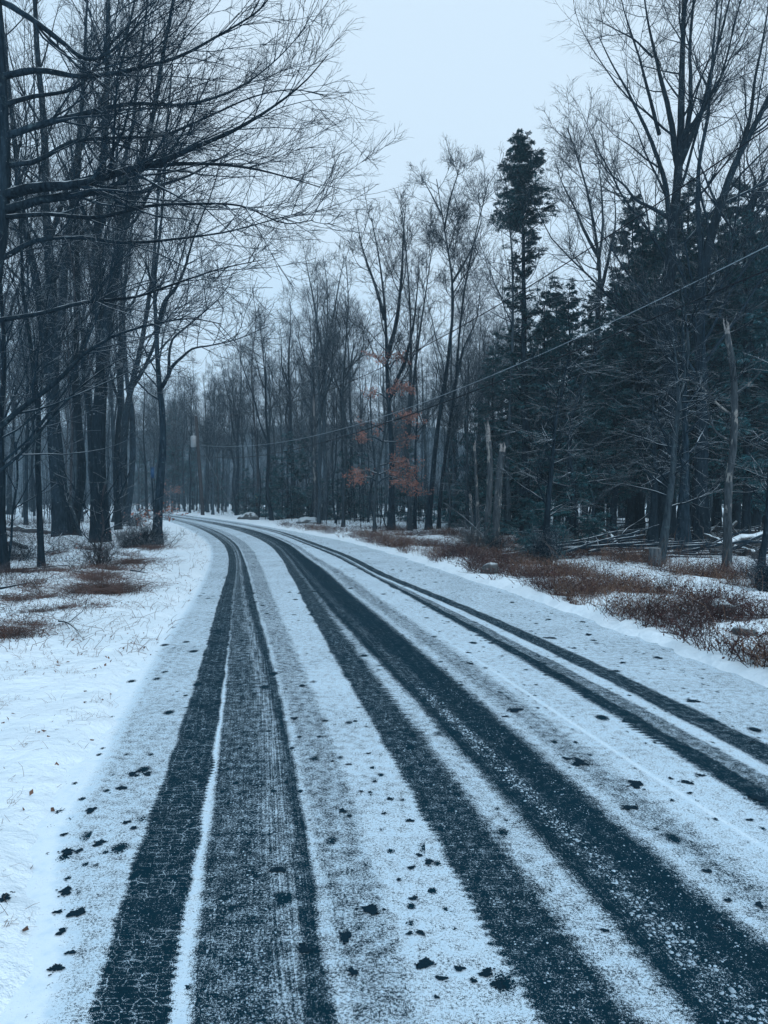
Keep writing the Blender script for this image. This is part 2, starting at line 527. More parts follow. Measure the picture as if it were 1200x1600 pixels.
Yg = np.concatenate([-growing(0, 60, 0.5, 1.15)[::-1] + 0.0, growing(0.04, 420, 0.045, 1.0155)])
offs = np.concatenate([[-0.34, -0.22], growing(-0.14, 380, 0.035, 1.052)])
rowL, rowR = fl(Yg), fr(Yg)
XL = rowL[:, None] - offs[None, ::-1]
XR = rowR[:, None] + offs[None, :]
GX = np.concatenate([XL, XR], 1)
GY = np.repeat(Yg[:, None], GX.shape[1], 1)
GZ = gz(GX, GY)
o_full = np.maximum(rowL[:, None] - GX, GX - rowR[:, None])
GZ = np.where(Yg[:, None] > 108, 0.05, GZ)
mb = MB(); mb.add(np.stack([GX, GY, GZ], -1), quads=grid_quads(*GX.shape))
ground = mb.build('ground', ground_mat())
tag(ground, 'snow covered ground with leaf litter showing through on both sides of the road', kind='structure')

def left_woods(o, X, Y):
    return smooth01((o - 1.3 - 0.45 * wob(X, Y, 21, 1.1)) / 2.2)
def brush_w(oL, oR, X, Y):
    """where dead brush stands: bands beside the road on the right, patches on the left"""
    n = wob(X, Y, 22, 1.3); n2 = wob(X, Y, 23, 3.1); n3 = wob(X, Y, 24, 2.2)
    b1 = smooth01((oR - 0.19 - 0.13 * n2) / 0.16) * smooth01((3.1 + 0.5 * n - oR) / 0.6)
    b2 = smooth01((oR - 4.1 + 0.3 * n) / 0.5) * smooth01((6.9 + 0.8 * n2 - oR) / 1.0) * 0.65
    b1 = b1 * np.where(Y > 26, 0.45, 1) * smooth01((62 - Y) / 20) * smooth01((n2 + 1.6 - 0.02 * Y) / 1.2)
    b2 = b2 * smooth01((45 - Y) / 12)
    b1 = b1 * (0.08 + 0.92 * smooth01((n3 + 0.40) / 0.5))
    b2 = b2 * smooth01((n3 * -1 + 0.5) / 0.5)
    bl = smooth01((oL - 1.2) / 0.6) * smooth01((n + n2 * 0.8 - 0.45) / 0.35) * smooth01((5.2 - oL) / 1.4) * (Y < 40) * (Y > 6)
    return np.clip(b1 + b2 + bl * 0.7, 0, 1)
oL_, oR_ = rowL[:, None] - GX, GX - rowR[:, None]
wd = np.clip(left_woods(oL_, GX, GY) * (oL_ > 0) + smooth01((oR_ - 0.5) / 2.5) * (oR_ > 0), 0, 1)
bw = brush_w(oL_, oR_, GX, GY)
for nm, arr in (('woods', wd), ('brush', bw)):
    at_ = ground.data.attributes.new(nm, 'FLOAT', 'POINT')
    at_.data.foreach_set('value', arr.astype(np.float32).ravel())

# ------------------------------------------------------------------ road sheet, its columns follow the edges of the tyre tracks
Yr = np.concatenate([-growing(0, 30, 0.6, 1.2)[::-1], np.arange(0.1, 1.7, 0.1), np.arange(1.7, 7.5, 0.0115), growing(7.52, 112, 0.03, 1.02)])
cols, cov, trd, stk = [], [], [], []
ex = {k: edge(k, Yr) for k in ORDER}
bnd = []
SOFT = {'e0': .02, 'B0': .012, 'B1': .012, 'C1': .02, 'Da': .05, 'Db': .05, 'D1': .02, 'Ea': .02, 'E1': .03, 'F1': .018, 'G1': .04, 'H1': .07, 'Ia': .03, 'Ib': .06, 'I1': .07, 'J1': .05, 'K1': .09, 'La': .015, 'Lb': .015, 'M0': .03, 'Ma': .012, 'M1': .015, 'N1': .02, 'M2': .02}
def saw(Y, per, ph):
    f = (Y / per + ph + 0.25 * np.sin(Y * 5.1 + ph)) % 1.0
    return (np.where(f < 0.55, f / 0.55, (1 - f) / 0.45) - 0.5)
TEETH = {'B0': (.041, .018), 'B1': (.041, .022), 'F1': (.050, .026), 'G1': (.056, .045), 'M0': (.06, .05)}
rag = {k: TEETH.get(k, (.05, 0))[1] * saw(Yr, TEETH.get(k, (.05, 0))[0], i_ * .37) * (0.6 + 0.6 * wob(Yr * 0, Yr, 160 + i_, 6.0)) + 0.010 * wob(Yr * 0 + i_ * 3.7, Yr, 60 + i_, 9.0) * (k not in ('La', 'Lb')) for i_, k in enumerate(ORDER)}
cols.append(ex['e0'] - 0.6); cov.append(1.0); trd.append(0); stk.append(0)
we_ = ex['B0'] - ex['e0']
cols.append(ex['e0'] + np.minimum(0.0, .1 * we_)); cov.append(.93); trd.append(0); stk.append(0)
cols.append(ex['e0'] + np.minimum(0.11, .5 * we_)); cov.append(BANDS['e0'][0]); trd.append(0); stk.append(0)
for i_, k in enumerate(ORDER):
    x = ex[k] + rag[k]
    if k in ('e0', 'eR'):
        continue
    pv, nx = ORDER[i_ - 1], ORDER[i_ + 1]
    wl = np.minimum(SOFT[k], (ex[k] - ex[pv]) * 0.3); wr = np.minimum(SOFT[k], (ex[nx] - ex[k]) * 0.3)
    A, B = BANDS[pv], BANDS[k]
    bnd += [pv, k]; cols.append(x - wl); cov.append(A[0]); trd.append(A[1]); stk.append(A[2])
    cols.append(x + wr); cov.append(B[0]); trd.append(B[1]); stk.append(B[2])
cols.append(ex['eR'] - .12); cov.append(BANDS['M2'][0]); trd.append(0); stk.append(0)
cols.append(ex['eR'] + 0.6); cov.append(.84); trd.append(0); stk.append(0)
RX = np.stack(cols, 1)
RX = np.maximum.accumulate(RX, axis=1) + np.arange(RX.shape[1])[None] * 1e-5
# a few extra columns inside each band keep the quads well shaped
RY = np.repeat(Yr[:, None], RX.shape[1], 1)
mb = MB(); mb.add(np.stack([RX, RY, np.zeros_like(RX)], -1), quads=grid_quads(*RX.shape))
road = mb.build('road', road_mat())
tag(road, 'narrow asphalt road dusted with snow and striped by tyre tracks, bending left', kind='structure')
for nm, arr in (('cov', cov), ('tread', trd), ('streak', stk)):
    a_ = np.repeat(np.array(arr, np.float32)[None], len(Yr), 0)
    if nm == 'cov':
        # nearer the bend the tracks are dusted over again
        a_ = a_ + (np.clip((RY - 22) / 60, 0, 0.5) * (0.62 - a_)).astype(np.float32)
        bn = np.array(['e0'] * 3 + bnd + ['M2'] * 2)
        for nm_, y0_, dy_, to_ in (('B1', 5.0, 4.0, .36), ('La', 5.0, 5.0, .68), ('G1', 6.0, 6.0, .30), ('M1', 20.0, 10.0, .6), ('E1', 500., 1., 1.)):
            c_ = np.where(bn == nm_)[0]
            a_[:, c_] += (smooth01((RY[:, c_] - y0_) / dy_) * (to_ - a_[:, c_])).astype(np.float32)
    at_ = road.data.attributes.new(nm, 'FLOAT', 'POINT')
    at_.data.foreach_set('value', a_.astype(np.float32).ravel())
uvl = road.data.uv_layers.new(name='road')
vi = np.empty(len(road.data.loops), np.int32); road.data.loops.foreach_get('vertex_index', vi)
uu = np.stack([(RX - edge('B0', Yr)[:, None]).ravel(), RY.ravel()], 1)[vi]
uvl.data.foreach_set('uv', uu.astype(np.float32).ravel())

# ------------------------------------------------------------------ tree growing
def spawn(r, P, R, n, t0, t1, ang, asd, length, rr, npts, wander, trop, lt=0.62, tip=0.25, rmin=0.003, rmax=9, lp=0.55, tpow=1.0, trop_v=(0, 0, 1)):
    """n children on the polylines P; returns their polylines and radii"""
    m, k, _ = P.shape
    plen = np.linalg.norm(np.diff(P, axis=1), axis=2).sum(1)
    pr = plen / plen.sum()
    pi = r.choice(m, n, p=pr)
    t = t0 + (t1 - t0) * r.random(n) ** tpow
    f = t * (k - 1); i = np.clip(f.astype(int), 0, k - 2); u = (f - i)[:, None]
    B = P[pi, i] * (1 - u) + P[pi, i + 1] * u
    T = norm(P[pi, i + 1] - P[pi, i])
    rad = R[pi, i] * (1 - u[:, 0]) + R[pi, i + 1] * u[:, 0]
    rv = norm(r.normal(size=(n, 3)))
    S = norm(rv - (rv * T).sum(1, keepdims=True) * T)
    a = np.radians(np.clip(r.normal(ang, asd, n), 8, 110))[:, None]
    D = np.cos(a) * T + np.sin(a) * S
    L = length * plen[pi] ** lp * (1 - lt * t) * r.uniform(0.6, 1.35, n)
    r0 = np.clip(rad * rr * r.uniform(0.75, 1.15, n), rmin, rmax)
    r0 = np.minimum(r0, rad * 0.95)
    out = np.empty((n, npts, 3)); out[:, 0] = B
    st = (L / (npts - 1))[:, None]
    tv = np.array(trop_v, float)
    for q in range(1, npts):
        out[:, q] = out[:, q - 1] + D * st
        D = norm(D + r.normal(0, wander, (n, 3)) + trop * tv)
    rt = np.linspace(1, tip, npts)[None] * r0[:, None]
    return out, np.maximum(rt, rmin * 0.55)

def grow(seed, P, R, spec, mbc, sides0=5):
    """spec: list of dicts, one per level"""
    r = rng_(seed)
    k = P.shape[1]
    for lv, s in enumerate(spec):
        s = dict(s)
        n = s.pop('n'); sd_ = s.pop('sides', 3)
        P2, R2 = spawn(r, P, R, n, **s)
        tubes(mbc, P2, R2, sd_)
        P, R = P2, R2

def trunk_mesh(mb, P, R, seed, k=46, sides=14, flare=1.0, cap=False, sink=True):
    P = np.array(P, float)
    if sink:
        P = np.concatenate([P[:1] - [[0, 0, 0.35]], P]); R = np.concatenate([[R[0]], R])
    Q, rr = resample(P, R, k)
    r = rng_(seed)
    s = np.concatenate([[0], np.cumsum(np.linalg.norm(np.diff(Q, axis=0), axis=1))])
    Q[:, :2] += (np.stack([np.sin(s * 0.9 + r.uniform(0, 6)), np.sin(s * 1.13 + r.uniform(0, 6))], 1) * rr[:, None] * 0.22)
    rr = rr * (1 + 0.5 * flare * np.exp(-np.maximum(s - 0.2, 0) / (3.2 * R[0] + 0.05)))
    a = np.arange(sides)
    ridge = 1 + 0.07 * r.normal(size=(1, sides)) + 0.045 * r.normal(size=(k, sides))
    lob = np.cos(a[None] * 2 * math.pi / sides * r.integers(3, 6) + r.uniform(0, 6)) * np.exp(-s / (2.5 * R[0] + .05))[:, None] * 0.22 * flare
    tubes(mb, Q[None], rr[None], sides, cap, (ridge + lob)[None])
    return Q, rr

def pix_stem(pts, Y, r0, r1, dY=0.0, seed=0):
    """polyline of photograph pixels at forward distance Y (drifting by dY towards its end)"""
    n = len(pts)
    return (np.array([at(x, y, Y + dY * (i / (n - 1)) ** 1.2) for i, (x, y) in enumerate(pts)]), r1 + (r0 - r1) * (1 - np.linspace(0, 1, n)) ** 1.25)

def make_tree(name, label, stems, spec, seed, mats=(BARK_D, TWIG), cat='tree', group=None, crown='crown', limb_from=None, sides=14, flare=1.0, grow_stems=None):
    """stems[0] is the trunk and reaches the ground; each further stem is a limb of its own"""
    P0, R0 = stems[0]
    b = P0[0].copy(); b[2] = gz1(b[0], b[1])
    root = empty(name, b)
    tag(root, label, cat, group)
    def loc(P):
        return np.asarray(P) - b
    trunks = []
    m = MB(); Q, q = trunk_mesh(m, loc(P0), np.asarray(R0), seed, sides=sides, flare=flare)
    m.build('trunk', mats[0], root)
    trunks.append((Q, q))
    for i, (P, R) in enumerate(stems[1:]):
        m = MB()
        Qs, qs = resample(loc(P), R, 26)
        rs_ = rng_(seed + 31 * i)
        Qs[1:] += np.cumsum(rs_.normal(0, 0.14, (25, 3)) * qs[1:, None], axis=0) * 0.6
        rd = 1 + 0.06 * rs_.normal(size=(1, 26, 9))
        tubes(m, Qs[None], qs[None], 9, ridge=rd)
        m.build('limb', mats[0], root)
        trunks.append((Qs, qs))
    if spec:
        PP = np.stack([resample(p, r, 30)[0] for p, r in trunks])
        RR = np.stack([resample(p, r, 30)[1] for p, r in trunks])
        m = MB()
        sel = slice(None) if grow_stems is None else grow_stems
        grow(seed + 5, PP[sel], RR[sel], spec, m)
        m.build(crown, mats[1], root)
    return root

def copy_tree(root, loc, rz=0.0, s=1.0, label=None, group=None, lean=(0, 0), name=None):
    c = root.copy(); COL.objects.link(c)
    if name: c.name = name
    c.location = loc
    c.rotation_euler = (lean[0], lean[1], rz)
    c.scale = (s, s, s) if np.isscalar(s) else s
    if label: c['label'] = label
    if group: c['group'] = group
    for ch in list(root.children):
        d = ch.copy(); COL.objects.link(d); d.parent = c
    return c

# ---- prototypes of bare woodland trees (18 m tall at scale 1)
def proto_stem(r, H, r0, fork=True):
    n = 9
    z = np.linspace(0, H, n)
    x = np.cumsum(r.normal(0, 0.10, n)); y = np.cumsum(r.normal(0, 0.10, n))
    x -= x[0]; y -= y[0]
    P = np.stack([x, y, z], 1)
    R = r0 * (1 - (z / H) ** 1.15 * 0.93)
    st = [(P, R)]
    if fork:
        nf = r.integers(2, 4)
        for _ in range(nf):
            i = r.integers(3, 6)
            a = r.uniform(0, 6.28)
            L = (H - z[i]) * r.uniform(0.75, 0.95)
            tt = np.linspace(0, 1, 7)
            sp = L * r.uniform(0.20, 0.36)
            Q = P[i] + np.stack([np.cos(a) * sp * tt ** 0.8, np.sin(a) * sp * tt ** 0.8, L * tt], 1) + np.concatenate([[np.zeros(3)], r.normal(0, 0.09, (6, 3))])
            st.append((Q, np.linspace(R[i] * 0.72, 0.015, 7)))
    return st

WOOD = lambda n1, n2, n3, n4, rm: [
    dict(n=n1, t0=0.38, t1=0.99, ang=42, asd=11, length=1.22, rr=0.44, npts=10, wander=0.10, trop=0.085, sides=4, rmin=rm * 1.9, tip=0.2, tpow=0.9, lt=0.76),
    dict(n=n2, t0=0.20, t1=1.0, ang=43, asd=12, length=0.84, rr=0.52, npts=7, wander=0.12, trop=0.055, rmin=rm * 1.3, tip=0.3, lt=0.6),
    dict(n=n3, t0=0.15, t1=1.0, ang=42, asd=12, length=0.68, rr=0.58, npts=4, wander=0.13, trop=0.045, rmin=rm * 0.95, tip=0.5, lt=0.5),
    dict(n=n4, t0=0.12, t1=1.0, ang=40, asd=12, length=0.58, rr=0.68, npts=2, wander=0.06, trop=0.03, rmin=rm * .85, tip=0.6, lt=0.4)]

PROTOS = []
def hide_proto(root):
    """prototypes are not kept: remove after copying"""
    PROTOS.append(root)

woodland, slim, far_kind = [], [], []
for i in range(6):
    r = rng_(100 + i)
    t = make_tree('bare_tree', 'x', proto_stem(r, 18, r.uniform(0.12, 0.18)), WOOD(34, 290, 1700, 4600, 0.0072), 100 + i, (BARK_D if i % 2 else BARK_G, TWIG), sides=10)
    woodland.append(t); hide_proto(t)
for i in range(4):
    r = rng_(200 + i)
    t = make_tree('slim_tree', 'x', proto_stem(r, 13, r.uniform(0.05, 0.08), i % 2 == 0), WOOD(18, 110, 480, 1050, 0.0072), 200 + i, (BARK_D if i % 2 else BARK_B, TWIG), sides=8)
    slim.append(t); hide_proto(t)

# ---- hemlocks: straight trunk, drooping boughs, flat feathery sprays
def needle_mat():
    b = NB('hemlock_needles')
    p = b.coord()
    rnd = b.n('ShaderNodeObjectInfo').outputs['Random']
    n = b.noise(p, 2.2, 3)
    col = b.mix(b.ramp(n, 0.3, 0.7), (0.012, 0.060, 0.076), (0.042, 0.145, 0.165))
    hs = b.n('ShaderNodeVectorMath', operation='SCALE')
    b.l(col, hs.inputs[0]); b.l(b.math('MULTIPLY_ADD', rnd, 0.5, 0.75), hs.inputs['Scale'])
    f = b.math('MULTIPLY', b.sstep(b.noise(p, 5.5, 3, 0.65), 0.54, 0.72), 0.36)
    return b.done(b.mix(f, hs.outputs[0], SNOW), 1.0, 0.02)
NEEDLE = needle_mat()

def sprays(mb, r, P, R, per, size, droop=0.25):
    """flat twiglets of needles on both sides of each bough polyline, as small tapered leaves"""
    m, k, _ = P.shape
    n = m * per
    pi = np.repeat(np.arange(m), per)
    t = r.random(n) ** 0.8
    f = t * (k - 1); i = np.clip(f.astype(int), 0, k - 2); u = (f - i)[:, None]
    B = P[pi, i] * (1 - u) + P[pi, i + 1] * u
    T = norm(P[pi, i + 1] - P[pi, i])
    up = norm(np.array([0, 0, 1.0]) + r.normal(0, 0.22, (n, 3)))
    side = norm(np.cross(T, up)) * np.where(r.random(n) < 0.5, -1, 1)[:, None]
    D = norm(T * r.uniform(0.5, 1.1, n)[:, None] + side + r.normal(0, 0.18, (n, 3)) - np.array([0, 0, droop]))
    L = (size * r.uniform(0.5, 1.3, n) * (1.15 - 0.6 * t))[:, None]
    W = norm(np.cross(D, up)) * L * 0.13
    v = np.stack([B - W * 0.3, B + D * L * 0.45 - W, B + D * L, B + D * L * 0.45 + W], 1)
    mb.add(v.reshape(-1, 3), quads=np.arange(n * 4).reshape(-1, 4))

def hemlock(label, base, H, r0, seed, z0=0.08, width=0.19, nb=90, top_only=None, lean=(0, 0), group=None, size=0.22, dens=30, ptop=0.8, lvar=(0.55, 1.25), tilt=0.22):
    r = rng_(seed)
    root = empty('hemlock_tree', base)
    tag(root, label, 'tree', group)
    z = np.linspace(0, H, 10)
    P = np.stack([lean[0] * z + r.normal(0, .04, 10), lean[1] * z + r.normal(0, .04, 10), z], 1); P[0, :2] = 0
    R = r0 * (1 - 0.96 * (z / H))
    m = MB(); Q, q = trunk_mesh(m, P, R, seed, k=30, sides=9, flare=0.7)
    m.build('trunk', BARK_D, root)
    # boughs
    if top_only is None:
        h = z0 + (1 - z0) * r.random(nb) ** 0.9
    else:
        h = np.concatenate([r.uniform(top_only, 0.995, int(nb * 0.64)), r.uniform(z0, top_only, nb - int(nb * 0.64))])
    n = len(h)
    f = h * (len(Q) - 1); i = np.clip(f.astype(int), 0, len(Q) - 2); u = (f - i)[:, None]
    B = Q[i] * (1 - u) + Q[i + 1] * u
    rad = q[i]
    az = r.uniform(0, 6.283, n)
    L = H * width * np.clip((1.03 - h), 0.03, 1) ** ptop * r.uniform(*lvar, n)
    if top_only is not None:
        L = np.where(h < top_only, L * 0.46, L * 1.0)
    k = 7
    D = np.stack([np.cos(az), np.sin(az), r.normal(tilt, 0.22, n) + 0.5 * h ** 3], 1); D = norm(D)
    PB = np.empty((n, k, 3)); PB[:, 0] = B
    for j in range(1, k):
        PB[:, j] = PB[:, j - 1] + D * (L / (k - 1))[:, None]
        D = norm(D + r.normal(0, 0.10, (n, 3)) - np.array([0, 0, 0.06]))
    RB = np.clip(rad * 0.3, 0.008, 0.05)[:, None] * np.linspace(1, 0.2, k)[None]
    m = MB(); tubes(m, PB, RB, 4)
    n2 = n * 13
    P2, R2 = spawn(r, PB, RB, n2, 0.12, 1.0, 52, 12, 0.42, 0.6, 4, 0.10, -0.07, rmin=0.004, lp=0.8)
    P2[:, 1:, 2] = P2[:, 1:, 2] * 0.55 + P2[:, :1, 2] * 0.45          # flattened sprays
    tubes(m, P2, R2, 3)
    m.build('bough', TWIG, root)
    m = MB()
    sprays(m, r, P2, R2, dens, size)
    sprays(m, r, PB, RB, 16, size)
    m.build('foliage', NEEDLE, root, smooth=False)
    return root

hem_protos = [
    hemlock('x', (0, 0, 0), 14, 0.20, 301, z0=0.20, width=0.25, nb=150, size=0.22, dens=30),
    hemlock('x', (0, 0, 0), 12, 0.16, 302, z0=0.17, width=0.27, nb=140, size=0.21, dens=30),
    hemlock('x', (0, 0, 0), 15, 0.22, 303, z0=0.22, width=0.23, nb=150, size=0.22, dens=30),
    hemlock('x', (0, 0, 0), 3.6, 0.05, 304, z0=0.03, width=0.42, nb=60, size=0.17, dens=16),
]
for h_ in hem_protos: hide_proto(h_)

# ------------------------------------------------------------------ left side: the big trees at the verge
S_BIG = lambda n1, n2, n3, n4: [
    dict(n=n1, t0=0.30, t1=0.99, ang=45, asd=13, length=1.25, rr=0.40, npts=9, wander=0.09, trop=0.085, sides=5, rmin=0.014, rmax=0.06, tip=0.15, lt=0.55),
    dict(n=n2, t0=0.15, t1=1.0, ang=39, asd=12, length=0.86, rr=0.5, npts=7, wander=0.10, trop=0.055, rmin=0.008, tip=0.3, sides=4, lt=0.5),
    dict(n=n3, t0=0.12, t1=1.0, ang=38, asd=12, length=0.70, rr=0.58, npts=3, wander=0.10, trop=0.04, rmin=0.0055, tip=0.5, lt=0.5),
    dict(n=n4, t0=0.10, t1=1.0, ang=36, asd=12, length=0.62, rr=0.68, npts=2, wander=0.1, trop=0.03, rmin=0.0042, tip=0.6, lt=0.4)]

def dist_of(py):            # forward distance of a base seen at photograph row py
    return gpt(600, py)[1]

# twin-stemmed trunk
Y = dist_of(846)
make_tree('bare_tree', 'thick twin-stemmed dark trunk, widest at the left verge, forking from low down',
    [pix_stem([(95, 846), (92, 760), (86, 680), (83, 600), (82, 520), (77, 400), (72, 300), (66, 180), (58, 60), (52, -80), (46, -220)], Y, 0.28, 0.05),
     pix_stem([(84, 640), (74, 560), (66, 500), (52, 420), (38, 340), (26, 240), (14, 120), (0, 0), (-14, -120)], Y, 0.20, 0.04, 1.2),
     pix_stem([(84, 560), (96, 500), (100, 440), (108, 360), (118, 260), (128, 150), (134, 30), (140, -120)], Y, 0.17, 0.03, -0.8),
     pix_stem([(76, 380), (92, 330), (110, 270), (140, 200), (172, 120), (205, 20), (230, -90)], Y, 0.10, 0.02, -1.5)],
    S_BIG(56, 400, 2100, 5200), 11, sides=18)
# forked thick trunk
Y = dist_of(852)
make_tree('bare_tree', 'thick rough-barked trunk with flared foot right of the twin-stemmed one, forking at half height',
    [pix_stem([(154, 852), (153, 780), (155, 700), (157, 620), (156, 540), (152, 460), (153, 380), (157, 300), (163, 200), (168, 90), (170, -40), (174, -180)], Y, 0.27, 0.05),
     pix_stem([(160, 560), (168, 500), (178, 430), (188, 370), (202, 320), (219, 250), (238, 180), (252, 90), (268, 0), (285, -110)], Y, 0.21, 0.03, -1.0),
     pix_stem([(144, 720), (139, 640), (132, 590), (131, 540), (122, 470), (112, 400), (106, 320)], Y, 0.11, 0.03, 1.5),
     pix_stem([(190, 368), (186, 320), (190, 270), (206, 200), (214, 120), (226, 30), (236, -80)], Y, 0.10, 0.02, -1.0),
     pix_stem([(204, 316), (230, 296), (262, 286), (300, 272), (340, 250), (378, 232)], Y, 0.075, 0.012, -2.0)],
    S_BIG(56, 400, 2100, 5200), 12, (BARK_D, TWIG), sides=18)
# pair of trunks leaning right
Y = dist_of(818)
make_tree('bare_tree', 'pair of dark trunks grown together, leaning right and splitting into a fan',
    [pix_stem([(186, 818), (190, 760), (194, 700), (199, 640), (206, 600), (216, 560), (228, 500), (238, 430), (244, 350), (250, 270), (262, 180), (270, 100)], Y, 0.25, 0.04),
     pix_stem([(198, 815), (203, 760), (206, 700), (205, 650), (197, 600), (193, 560), (190, 490), (194, 420), (204, 350), (210, 270), (212, 200)], Y, 0.21, 0.04, 0.6),
     pix_stem([(206, 606), (222, 580), (240, 540), (252, 500), (268, 450), (284, 400), (298, 350), (320, 290)], Y, 0.13, 0.02, -1.0),
     pix_stem([(194, 566), (184, 530), (182, 490), (176, 430), (170, 380)], Y, 0.09, 0.02, 1.0)],
    S_BIG(46, 300, 1500, 3600), 13)
# slender tree by the bend
Y = dist_of(853)
make_tree('bare_tree', 'slender lichen-spotted tree at the inside of the bend with curled brown leaves at its foot',
    [pix_stem([(247, 853), (248, 800), (251, 740), (254, 690), (253, 640), (250, 606), (247, 560), (244, 500), (242, 440), (248, 380), (256, 300), (262, 210)], Y, 0.145, 0.025),
     pix_stem([(252, 605), (262, 590), (270, 572), (288, 556), (300, 546), (330, 540), (372, 530), (420, 510)], Y, 0.075, 0.01, -1.2),
     pix_stem([(263, 590), (264, 570), (264, 556), (270, 530), (292, 510), (318, 488), (345, 462), (360, 440)], Y, 0.06, 0.01, -0.8),
     pix_stem([(246, 520), (258, 470), (275, 450), (288, 420), (296, 392), (310, 350), (330, 300), (344, 250)], Y, 0.07, 0.012, -0.6),
     pix_stem([(244, 470), (236, 440), (226, 410), (214, 390), (190, 370)], Y, 0.05, 0.01, 0.8)],
    S_BIG(50, 320, 1500, 3400), 14, sides=12)
# thin trees, left
def thin_left(pts, py, r0, label, seed, mats=(BARK_D, TWIG), n=(26, 150, 600, 1000), extra=()):
    Y = dist_of(py)
    return make_tree('slim_tree', label, [pix_stem(pts, Y, r0, 0.02)] + [pix_stem(e, Y, r0 * 0.5, 0.012) for e in extra], S_BIG(*n), seed, mats, sides=10)
thin_left([(66, 890), (64, 840), (61, 780), (58, 720), (59, 650), (52, 580), (44, 510), (36, 450), (34, 380), (26, 300), (20, 200)], 890, 0.075, 'thin dark tree with a crooked stem standing in front of the twin-stemmed trunk', 21)
thin_left([(6, 897), (3, 820), (4, 740), (2, 660), (6, 580), (2, 480), (-4, 380), (-6, 260)], 897, 0.085, 'straight thin trunk at the very left edge of the verge', 22)
thin_left([(12, 893), (18, 845), (20, 800), (27, 750), (24, 690)], 893, 0.03, 'knee-thin sapling leaning right beside the trunk at the very left edge', 23, n=(8, 30, 60, 60))
thin_left([(40, 824), (42, 760), (41, 700), (44, 620), (40, 520), (44, 420), (50, 300), (46, 200)], 824, 0.10, 'medium dark tree between the left edge and the twin-stemmed trunk, set back', 24)
thin_left([(118, 830), (117, 760), (120, 690), (116, 600), (112, 500), (108, 400), (100, 300)], 830, 0.11, 'grey trunk half seen between the two thick trunks', 25, (BARK_G, TWIG))
thin_left([(230, 806), (228, 740), (224, 680), (226, 620), (222, 560)], 806, 0.12, 'distant dark stem right of the leaning pair', 26)
thin_left([(153, 892), (157, 860), (162, 820), (158, 790), (166, 750)], 892, 0.022, 'small brown sapling with a few dead leaves in front of the thick trunks', 27, (BARK_B, TWIG), n=(10, 30, 60, 40))

# overhanging tree just outside the picture on the left
Yo = 13.0
LIMBS = [
    ([(4, 306), (60, 293), (130, 287), (190, 268), (250, 252), (300, 230), (360, 205), (420, 170), (474, 128), (512, 84)], 0.105, -1.0),
    ([(6, 330), (60, 312), (120, 303), (180, 290), (225, 262), (260, 257), (330, 256), (400, 264), (462, 280), (500, 292)], 0.095, 0.8),
    ([(-2, 0), (50, 30), (100, 65), (135, 90), (165, 85), (200, 55), (230, 20), (265, -30)], 0.065, -1.0),
    ([(0, 215), (80, 192), (140, 178), (200, 165), (290, 166), (370, 140), (430, 96), (478, 44)], 0.070, 1.5),
    ([(2, 120), (60, 110), (130, 120), (200, 110), (280, 88), (350, 50), (410, 10), (450, -50)], 0.065, -1.5),
    ([(-30, 690), (20, 648), (43, 630), (93, 590), (133, 550), (187, 520), (233, 507), (300, 497), (345, 505)], 0.065, -1.0),
    ([(-30, 755), (0, 735), (40, 700), (90, 640), (140, 592), (190, 560), (240, 548)], 0.045, 1.0),
    ([(0, 405), (60, 375), (130, 372), (200, 380), (280, 372), (350, 362), (420, 344), (474, 330)], 0.055, 0.5),
    ([(0, 500), (60, 490), (133, 472), (213, 463), (280, 440), (340, 420), (410, 405)], 0.050, -0.6),
    ([(0, 260), (60, 250), (110, 222), (180, 215), (250, 212), (330, 180), (400, 150), (460, 140), (508, 150)], 0.055, 2.4),
    ([(4, 165), (50, 150), (110, 140), (180, 60), (230, 10), (280, -50)], 0.055, 1.8),
    ([(0, 340), (70, 335), (150, 340), (230, 322), (300, 318), (380, 322), (450, 350), (490, 344)], 0.050, -1.6),
]
S_OVER = [
    dict(n=230, t0=0.12, t1=1.0, ang=33, asd=10, length=0.98, rr=0.46, npts=10, wander=0.075, trop=0.035, sides=4, rmin=0.0085, tip=0.2, tpow=0.85, lt=0.5),
    dict(n=1400, t0=0.12, t1=1.0, ang=34, asd=11, length=0.62, rr=0.5, npts=6, wander=0.09, trop=0.035, rmin=0.0048, tip=0.4, lt=0.5),
    dict(n=6000, t0=0.10, t1=1.0, ang=35, asd=11, length=0.50, rr=0.6, npts=3, wander=0.09, trop=0.03, rmin=0.0034, tip=0.6, lt=0.5),
    dict(n=8500, t0=0.15, t1=1.0, ang=34, asd=11, length=0.42, rr=0.7, npts=2, wander=0.1, trop=0.03, rmin=0.0028, tip=0.7, lt=0.4)]
make_tree('bare_tree', 'large spreading tree at the left edge whose long limbs reach out over the verge',
    [pix_stem([(-62, 916), (-52, 760), (-40, 620), (-24, 500), (-8, 420), (2, 340), (6, 250), (2, 150), (-4, 40), (-10, -80), (-20, -240)], Yo, 0.24, 0.06)]
    + [pix_stem(p, Yo, r * .88, 0.007, d) for p, r, d in LIMBS], S_OVER, 15, grow_stems=slice(1, None), sides=16)

# ------------------------------------------------------------------ middle: trees on the far side of the road
S_MID = lambda a, b, c, d: WOOD(a, b, c, d, 0.0085)
def mid(name, label, stems_px, py, r0, seed, n=(34, 260, 1400, 3200), mats=(BARK_D, TWIG), cat='tree', group=None, t0=None):
    Y = dist_of(py)
    st = [pix_stem(stems_px[0], Y, r0, 0.02)]
    for p, rr in stems_px[1:]:
        st.append(pix_stem(p, Y, rr, 0.012, rng_(seed).uniform(-2, 2)))
    sp = S_MID(*n)
    if t0 is not None: sp[0]['t0'] = t0
    return make_tree(name, label, st, sp, seed, mats, cat, group, sides=10)

